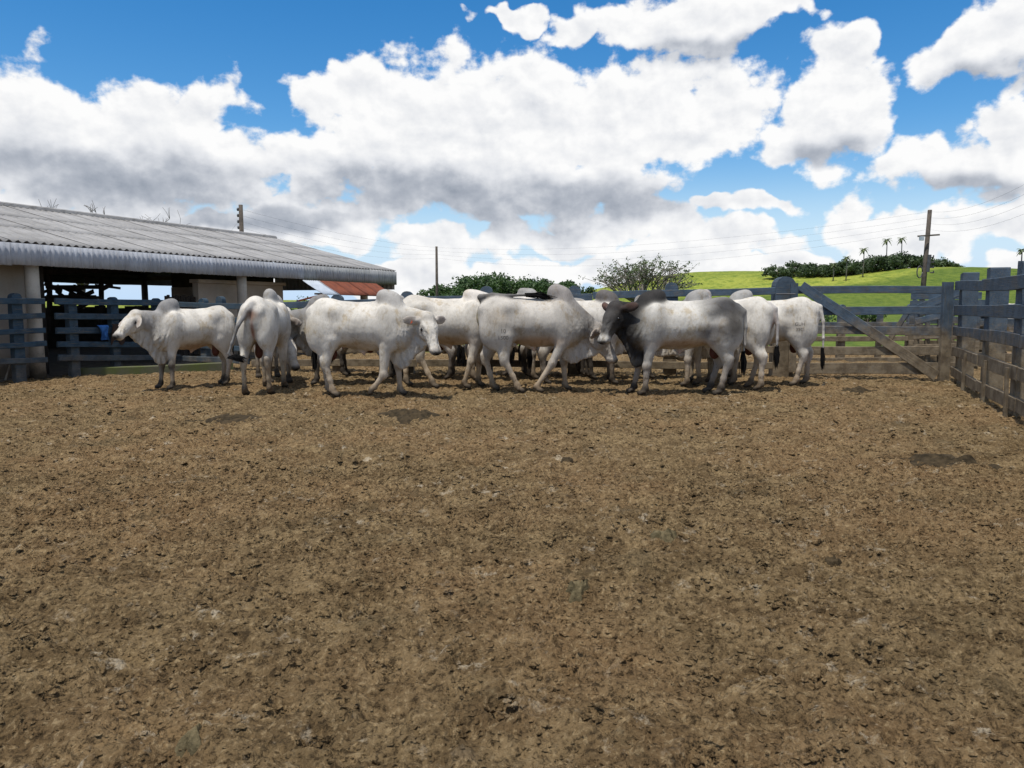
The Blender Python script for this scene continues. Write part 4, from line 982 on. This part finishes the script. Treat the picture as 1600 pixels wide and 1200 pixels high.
M['coat'] = mat_coat(); M['tuft'] = mat_plain('black_tail_hair', (.010, .009, .009), (.006, .006, .006), 40, .95, .8, 120); M['eye'] = mat_plain('dark_eye', (.008, .006, .005), None, 5, .12, 0); M['horn'] = mat_plain('horn', (.05, .045, .04), (.10, .09, .075), 12, .5); M['eartag'] = mat_plain('orange_ear_tag', (.55, .10, .03), (.45, .08, .03), 5, .4, 0.)
from mathutils.bvhtree import BVHTree
def brand(root, body, lines, x, z, size, side):
    """hot-iron brand: small dark letters laid on the hide of the flank"""
    me = body.data; bv = BVHTree.FromPolygons([v.co for v in me.vertices], [tuple(p.vertices) for p in me.polygons])
    for k, t in enumerate(lines):
        cu = bpy.data.curves.new('brand', 'FONT'); cu.body = t; cu.size = size; cu.align_x = 'CENTER'; cu.offset = .0
        tmp = bpy.data.objects.new('brand', cu); C.objects.link(tmp); dg = bpy.context.evaluated_depsgraph_get(); m2 = bpy.data.meshes.new_from_object(tmp.evaluated_get(dg)); bpy.data.objects.remove(tmp)
        ok = True
        for v in m2.vertices:
            lx = x+v.co.x*(1 if side < 0 else -1); lz = z-k*size*1.25+v.co.y
            h = bv.ray_cast(Vector((lx, side*1.2, lz)), Vector((0, -side, 0)))
            if h[0] is None: ok = False; break
            v.co = h[0]+h[1]*.004
        if ok: m2.materials.clear(); link('brand', m2, M['brandmark'], body)
M['brandmark'] = mat_plain('hide_brand', (.13, .115, .10), (.18, .16, .14), 30, .8, .2)
def bull(label, px, d, head, ps, h=.018, scale=1.0, group='zebu bulls in the corral'):
    me, inf = bull_mesh('body', ps, h)
    x, y = PX(px, d); root = thing('zebu_bull', label, 'bull', (x, y, -.012), rad(head), group)
    root.scale = scale if hasattr(scale, '__len__') else (scale,)*3
    body = link('body', me, M['coat'], root)
    H = inf['H']; rs = np.random.RandomState(int(px))
    for s_ in (1, -1):
        bm = bmesh.new(); bmesh.ops.create_uvsphere(bm, u_segments=12, v_segments=8, radius=.028); e_ = bpy.data.meshes.new('eye'); bm.to_mesh(e_); bm.free(); e_.polygons.foreach_set('use_smooth', [True]*len(e_.polygons))
        o = link('eye', e_, M['eye'], body); o.location = H(.165, s_*.110, -.072)
        if ps.get('horns'):
            p0 = H(.015, s_*.075, -.03); p1 = H(-.02, s_*.13, .03); p2 = H(-.03, s_*.15, .03+.08*ps['horns'])
            V, F = tube([p0, p1, p2], [.03, .024, .008], 8); link('horn', pymesh('horn', V, F, True), M['horn'], body)
    if ps.get('eartag'):
        for s_ in (ps['eartag'],):
            c0 = H(.03, s_*.22, -.10); V, F = tube([c0-np.array((0, .012, 0)), c0+np.array((0, .012, 0))], .028, 12); link('ear_tag', pymesh('ear_tag', V, F), M['eartag'], body)
    tl = inf['tail']; t0 = Vector(tl[-1]); td = Vector(ps.get('tuft_dir', (-.02, 0, -1))).normalized(); L = ps.get('tuft', .34); parts = []
    for k in range(64):   # locks of the tail switch
        a = Vector(rs.normal(size=3)*.011); b_ = Vector(rs.normal(size=3)*.017); l = L*rs.uniform(.55, 1.05); drop = Vector((0, 0, -.12*L)) if abs(td.z) < .7 else Vector((0, 0, 0))
        parts.append(tube([t0+a-td*.03, t0+a+b_*1.0+td*l*.45, t0+a*1.4+b_*.7+td*l+drop], [.008, .0085, .002], 4, False))
    v, f = merge(parts); link('tail_switch', pymesh('tail_switch', v, f, True), M['tuft'], body)
    return root, body
T_DOWN = [(-.80, 0, 1.43), (-.895, 0, 1.36), (-.94, 0, 1.12), (-.945, 0, .86), (-.95, .0, .66)]
bull('white bull standing alone at left by the shed fence, facing left', 296, 13.9, 226, dict(poll=(1.08, .04, 1.46), face=(.52, .22, -.40), neck_col=(.30, .292, .285), hump_col=(.22, .215, .21), dewlap_col=(.50, .47, .42), leg_col=(.46, .43, .39), fet_col=DARK, seed=3, ear_fwd=.75, ear_out=.55, ear_up=.0, dewlap=1.55, front=((-.03, 0), (.06, 0)), hind=((.06, 0), (-.04, 0)), tail=[(-.80, 0, 1.42), (-.87, -.02, 1.34), (-.90, -.05, 1.1), (-.88, -.10, .9)],
     marks=[((.50, .18, .45), (.10, .12, .22), DARK, .85), ((.50, -.18, .40), (.10, .12, .22), DARK, .8), ((.65, .12, 1.15), (.28, .3, .25), GREY, .35), ((-.84, .1, 1.15), (.10, .16, .25), (.28, .22, .10), .6), ((0, 0, .80), (.45, .3, .10), (.45, .28, .18), .6)]), scale=(.90, .90, .95))
bull('white bull seen straight from behind with tail swept to the left', 414, 13.25, 94, dict(poll=(1.15, .1, 1.30), wide=1.0, seed=5, leg_col=(.50, .45, .37), fet_col=(.18, .15, .12), front=((.05, 0), (-.05, 0)), hind=((-.06, 0), (.06, 0)), tuft_dir=(-.15, -.9, -.05), tuft=.24, tail_col=(.22, .215, .21),
     tail=[(-.80, 0, 1.43), (-.90, .05, 1.35), (-.96, .20, 1.12), (-.96, .30, .86), (-.95, .36, .70), (-.95, .33, .64)], marks=[((-.86, 0, 1.28), (.12, .13, .10), (.17, .08, .045), .85), ((-.84, 0, 1.05), (.14, .035, .30), (.25, .09, .05), .8), ((-.7, .18, .5), (.12, .1, .2), (.32, .24, .14), .5), ((-.7, -.18, .45), (.12, .1, .2), (.28, .2, .12), .5)]), scale=(1.0, 1.0, 1.05))
bull('greyish bull facing left, half hidden between the rear-view and walking bulls', 535, 14.5, 192, dict(poll=(1.06, .12, 1.34), face=(.45, .40, -.62), neck_col=GREY, hump_col=GREY, coat=(.40, .385, .355), head_col=(.32, .305, .28), seed=6, leg_col=(.2, .19, .17), fet_col=DARK, dewlap_col=(.33, .32, .30), marks=[((.62, .22, 1.02), (.10, .1, .16), (.34, .25, .10), .7)]))
bull('white bull behind the rear-view one, head lowered to the ground', 425, 15.1, -62, dict(poll=(1.12, .05, .88), face=(.55, .1, -.62), seed=7, leg_col=(.3, .28, .25), fet_col=DARK, dewlap=.5, horns=.6))
bull('white bull walking right with one foreleg lifted and orange ear tag', 567, 12.5, -4, dict(poll=(1.05, -.12, 1.30), face=(.26, -.30, -.66), hump_col=(.37, .355, .335), seed=9, leg_col=(.56, .52, .46), fet_col=(.40, .36, .31), dewlap=1.75, ear_out=.95, ear_up=-.05, ear_fwd=-.35, eartag=-1, wide=.98,
     front=((.03, 0), dict(pts=[(.385, .82), (.345, .375), (.20, .185), (.105, .12)])), hind=((.06, 0), (.24, .03)), tail=[(-.80, .02, 1.42), (-.89, .06, 1.33), (-.90, .10, 1.1), (-.86, .14, .85), (-.84, .15, .72)],
     marks=[((-.75, -.2, 1.10), (.16, .12, .20), (.48, .42, .30), .5), ((.78, -.1, .95), (.2, .3, .25), (.44, .42, .40), .5)]), scale=(1.04, 1.0, 1.03), h=.0165)
bull('white bull facing right, its head hidden behind the tail-swinging bull', 703, 13.75, -3, dict(poll=(1.05, .42, 1.18), face=(.6, .3, -.6), hump=.85, hump_col=(.56, .52, .47), seed=11, coat=(.56, .525, .465), leg_col=(.55, .49, .40), front=((-.05, 0), (-.25, 0)), hind=((-.08, 0), (.42, .0)), marks=[((.1, 0, .82), (.5, .4, .14), (.42, .30, .20), .6), ((-.85, 0, 1.4), (.12, .15, .12), (.30, .19, .10), .6)], tail=T_DOWN), scale=(1.08, 1.0, 1.07))
r_, b_ = bull('bull swinging its black-tipped tail along its back, head down to the right', 834, 13.1, 3, dict(poll=(1.06, -.02, 1.08), face=(.42, -.06, -.66), hump=1.12, hump_col=(.27, .25, .235), neck_col=(.22, .205, .19), head_col=(.36, .33, .295), coat=(.46, .43, .385), dewlap_col=(.48, .45, .41), seed=13, leg_col=(.50, .455, .39), fet_col=(.38, .33, .27), dewlap=1.5, front=((.03, 0), (-.46, .02)), hind=((.05, -.06), (.43, .0)), tuft_dir=(1, -.05, -.02), tuft=.42, tail_col=(.12, .115, .11),
     tail=[(-.80, 0, 1.44), (-.85, -.02, 1.53), (-.66, -.05, 1.57), (-.38, -.07, 1.555), (-.10, -.08, 1.565)],
     marks=[((-.55, -.2, 1.18), (.22, .15, .22), (.36, .29, .20), .6), ((-.88, 0, 1.2), (.09, .12, .28), (.26, .19, .035), .8), ((.1, -.1, .84), (.5, .4, .12), (.40, .27, .18), .7)]), scale=1.07, h=.0165)
brand(r_, b_, ['10', '1500'], -.50, .98, .085, -1)
bull('white bull seen as a pale back behind the tail-swinging bull', 792, 15.2, 12, dict(seed=15, poll=(1.1, .1, 1.0), leg_col=(.4, .37, .32), coat=(.55, .52, .475), hump=.7), scale=(1.0, 1.0, 1.13), h=.022)
bull('pale bull with dark hump facing right behind the dark-necked bull', 912, 14.45, 2, dict(seed=17, poll=(1.02, .25, 1.15), face=(.6, .2, -.7), hump_col=(.13, .12, .115), coat=(.53, .50, .45), leg_col=(.22, .20, .18), fet_col=DARK), scale=(1.05, 1.0, 1.05), h=.02)
bull('grey bull with dark charcoal neck and dewlap, facing left', 1064, 12.75, 180, dict(tone=False, eye_col=(.03, .028, .027), poll=(.99, .10, 1.45), face=(.26, .20, -.60), neck_col=(.020, .019, .018), hump_col=(.036, .034, .033), head_col=(.055, .052, .05), face_col=(.10, .095, .09), muzzle_col=(.62, .6, .56), dewlap_col=(.035, .033, .031), coat=(.53, .51, .465), seed=19, leg_col=(.36, .345, .33), fet_col=DARK, dewlap=1.75, hump=.95, wide=1.0, ear_up=.0, ear_fwd=-.55, ear_in=(.30, .15, .11), front=((.02, 0), (.13, 0)), hind=((.14, 0), (.20, 0)),
     tail=[(-.80, .02, 1.43), (-.885, .05, 1.35), (-.92, .06, 1.10), (-.91, .06, .82), (-.90, .06, .68)], tail_col=(.34, .33, .31),
     marks=[((-.62, .15, 1.42), (.44, .5, .26), (.055, .053, .053), 1.), ((-.70, .25, 1.12), (.24, .3, .28), (.075, .068, .06), .95), ((-.40, .28, 1.02), (.26, .3, .20), (.11, .10, .095), .8), ((-.52, .3, 1.2), (.10, .15, .08), (.45, .43, .40), .6), ((.50, .18, .70), (.16, .12, .22), (.14, .135, .13), .55), ((.74, 0, 1.12), (.34, .6, .62), (.020, .019, .018), 1.0), ((.75, .1, .80), (.22, .3, .25), (.045, .042, .04), .85), ((.36, .25, 1.1), (.14, .2, .3), (.34, .325, .30), .5), ((.0, .2, .84), (.55, .3, .10), (.40, .28, .19), .6), ((1.0, .0, .55), (.5, .4, .12), (.5, .47, .42), .3)]), scale=(1.15, 1.06, 1.04), h=.0165)
bull('bull peering over the back of the dark-necked bull', 1112, 15.3, 236, dict(seed=21, poll=(1.08, .05, 1.43), face=(.5, .1, -.6), hump_col=(.38, .35, .33), leg_col=(.45, .42, .37), horns=.4), scale=1.06, h=.022)
bull('white bull seen from its rump, tail hanging, just right of the dark-necked bull', 1126, 13.8, 148, dict(seed=23, poll=(1.1, .05, 1.0), leg_col=(.54, .50, .45), front=((0, 0), (-.1, 0)), hind=((-.06, 0), (.20, 0)), tail=[(-.80, 0, 1.44), (-.90, .0, 1.37), (-.95, .0, 1.12), (-.955, 0, .88), (-.95, .0, .72)], tail_col=(.42, .40, .38), marks=[((-.86, .04, 1.15), (.10, .06, .26), (.26, .12, .08), .5), ((-.5, .3, 1.0), (.12, .15, .14), (.42, .33, .2), .5)]), scale=1.05)
r_, b_ = bull('rightmost white bull with branded flank and long hanging tail', 1196, 14.3, 166, dict(seed=25, poll=(1.1, .0, .95), leg_col=(.58, .54, .49), fet_col=(.34, .3, .26), front=((0, 0), (0, 0)), hind=((.16, 0), (-.05, 0)), tail=[(-.80, 0, 1.45), (-.90, .02, 1.40), (-.96, .03, 1.15), (-.975, .03, .86), (-.975, .02, .66)], tail_col=(.58, .55, .50), marks=[((-.5, .25, 1.15), (.3, .2, .3), (.55, .51, .44), .5)]), scale=1.05)
brand(r_, b_, ['1', 'GUH', '35C'], -.55, 1.18, .075, 1)
bull('bull in the back row whose dark legs show behind the walking bull', 650, 15.5, 176, dict(seed=27, coat=(.60, .57, .52), leg_col=(.15, .14, .13), fet_col=DARK, poll=(1.1, 0, 1.2)), h=.024)
bull('bull in the back row between the pale hump and the fence', 975, 15.5, 8, dict(seed=29, coat=(.5, .47, .43), leg_col=(.10, .095, .09), fet_col=DARK, poll=(1.1, .1, 1.0)), h=.024)
bull('back-row bull behind the lifted foreleg, mostly hidden, close to the fence', 588, 16.2, 4, dict(seed=33, coat=(.42, .40, .36), leg_col=(.09, .085, .08), fet_col=DARK, poll=(1.1, 0, 1.0), hump=.7), h=.026)
bull('back-row bull behind the rump of the tail-swinging bull, close to the fence', 742, 16.25, 177, dict(seed=35, coat=(.46, .44, .40), leg_col=(.11, .10, .095), fet_col=DARK, poll=(1.1, .1, 1.05), hump=.7), h=.026)
bull('back-row bull behind the lowered head of the tail-swinging bull', 872, 16.1, 5, dict(seed=37, coat=(.40, .38, .35), leg_col=(.08, .075, .07), fet_col=DARK, poll=(1.1, -.1, 1.0), hump=.8), h=.026)
bull('distant white bull in the pen beyond the right-hand fence', 1583, 22.5, -95, dict(seed=31, poll=(1.1, 0, 1.3)), h=.028, scale=1.02)

# ---------------------------------------------------------------- crumbs and clods on the corral floor
def clods(name, label, n, x0, x1, y0, y1, smin, smax, rs, flat):
    k = 6
    x = rs.uniform(x0, x1, n); y = y0+(y1-y0)*rs.rand(n)
    cl_ = fbm(x*1.3, y*1.3, 77, 3); keep = cl_+rs.rand(n)*.6 > .56; x, y = x[keep], y[keep]; n = len(x)
    s = smin*(smax/smin)**(rs.rand(n)**2.3); z = dirt_z(x, y)
    ang = rs.rand(n, 1)*6.28+np.arange(k)[None]*2*math.pi/k+rs.uniform(-.35, .35, (n, k)); el = rs.uniform(.55, 1.0, (n, 1)); ro = rs.rand(n, 1)*6.28
    rad_ = s[:, None]*rs.uniform(.6, 1.15, (n, k))
    cx, cy = np.cos(ang)*rad_, np.sin(ang)*rad_*el
    cx, cy = cx*np.cos(ro)-cy*np.sin(ro), cx*np.sin(ro)+cy*np.cos(ro)
    hh = s*rs.uniform(flat*.4, flat*1.6, n)
    low = np.stack([x[:, None]+cx, y[:, None]+cy, z[:, None]-.004+0*cx], -1)
    oa = rs.rand(n)*6.28; oo = s*rs.uniform(.1, .8, n)                       # lifted edge: one steep face, one gentle
    ct = np.stack([x+np.cos(oa)*oo, y+np.sin(oa)*oo, z+hh], -1)[:, None]
    P = np.concatenate([low, ct], 1); nv = k+1; b0 = (np.arange(n)*nv)[:, None]
    F = (b0[:, :, None]+np.array([(i, (i+1) % k, k) for i in range(k)])[None]).reshape(-1, 3)
    me = npmesh(name, P.reshape(-1, 3), F)
    return tag(link(name, me, M['ground']), label, 'dirt', kind='stuff')
rs_ = np.random.RandomState(2)
clods('clods_near', 'dry brown crumbs and clods strewn over the near corral floor', 210000, -4.8, 4.8, 1.7, 7.0, .0045, .026, rs_, .40)
clods('clods_far', 'coarse dry clods over the rest of the corral floor', 100000, -12, 9.5, 6.8, 18.5, .011, .05, rs_, .36)
# single dung pats
M['dung'] = mat_plain('fresh_dung', (.062, .045, .025), (.022, .017, .010), 11, .95, 1., 40); M['dung_green'] = mat_plain('olive_dung', (.15, .12, .066), (.05, .042, .022), 16, .95, 1., 60)
def pat(label, px, py, w, l, hgt, mat, seed):
    g_ = onground(px, py); rs = np.random.RandomState(seed); n = 40; m_ = 12; V = []; F = []
    for j in range(m_+1):
        u = j/m_
        for i in range(n):
            a = 2*math.pi*i/n; ca, sa = math.cos(a), math.sin(a)
            R_ = 1+1.5*(float(fbm(np.array([ca*1.6+seed*7.]), np.array([sa*1.6]), seed, 4)[0])-.5)*1.6
            r = (1-u)*R_; x = g_.x+ca*r*w/2; y = g_.y+sa*r*l/2
            lump = float(fbm(np.array([x*16]), np.array([y*16]), seed+3, 3)[0])
            V.append((x-g_.x, y-g_.y, float(dirt_z(np.array([x]), np.array([y]))[0])-.012+hgt*(min(1, u*3))*(.25+1.5*lump)))
    for j in range(m_):
        for i in range(n): F.append((j*n+i, j*n+(i+1) % n, (j+1)*n+(i+1) % n, (j+1)*n+i))
    o = link('dung_pat', pymesh('dung_pat', V, F, True), mat); o.location = (g_.x, g_.y, 0)
    tag(o, label, 'dung', 'dung pats on the corral floor')
pat('dark dung patch in front of the walking bull', 640, 649, .75, .9, .045, M['dung'], 1); pat('wet dark dung patch near the right-hand fence', 1490, 722, .85, .55, .03, M['dung'], 2)
pat('small dark dung patch left of the walking bull', 345, 655, .8, .7, .03, M['dung'], 3); pat('greenish dung lump in the middle of the near floor', 905, 915, .13, .15, .05, M['dung_green'], 4)
pat('olive dung lump above the greenish one', 1040, 838, .2, .2, .05, M['dung_green'], 5); pat('round small dung pat at lower right of centre', 1303, 880, .10, .09, .025, M['dung'], 6); pat('grey-green dung lump at the bottom left', 300, 1160, .09, .10, .045, M['dung_green'], 7)
pat('dark dung strip below the gate', 1345, 611, .7, .6, .03, M['dung'], 8); pat('tiny dark dung pat right of the middle herd', 887, 722, .13, .12, .04, M['dung'], 9)
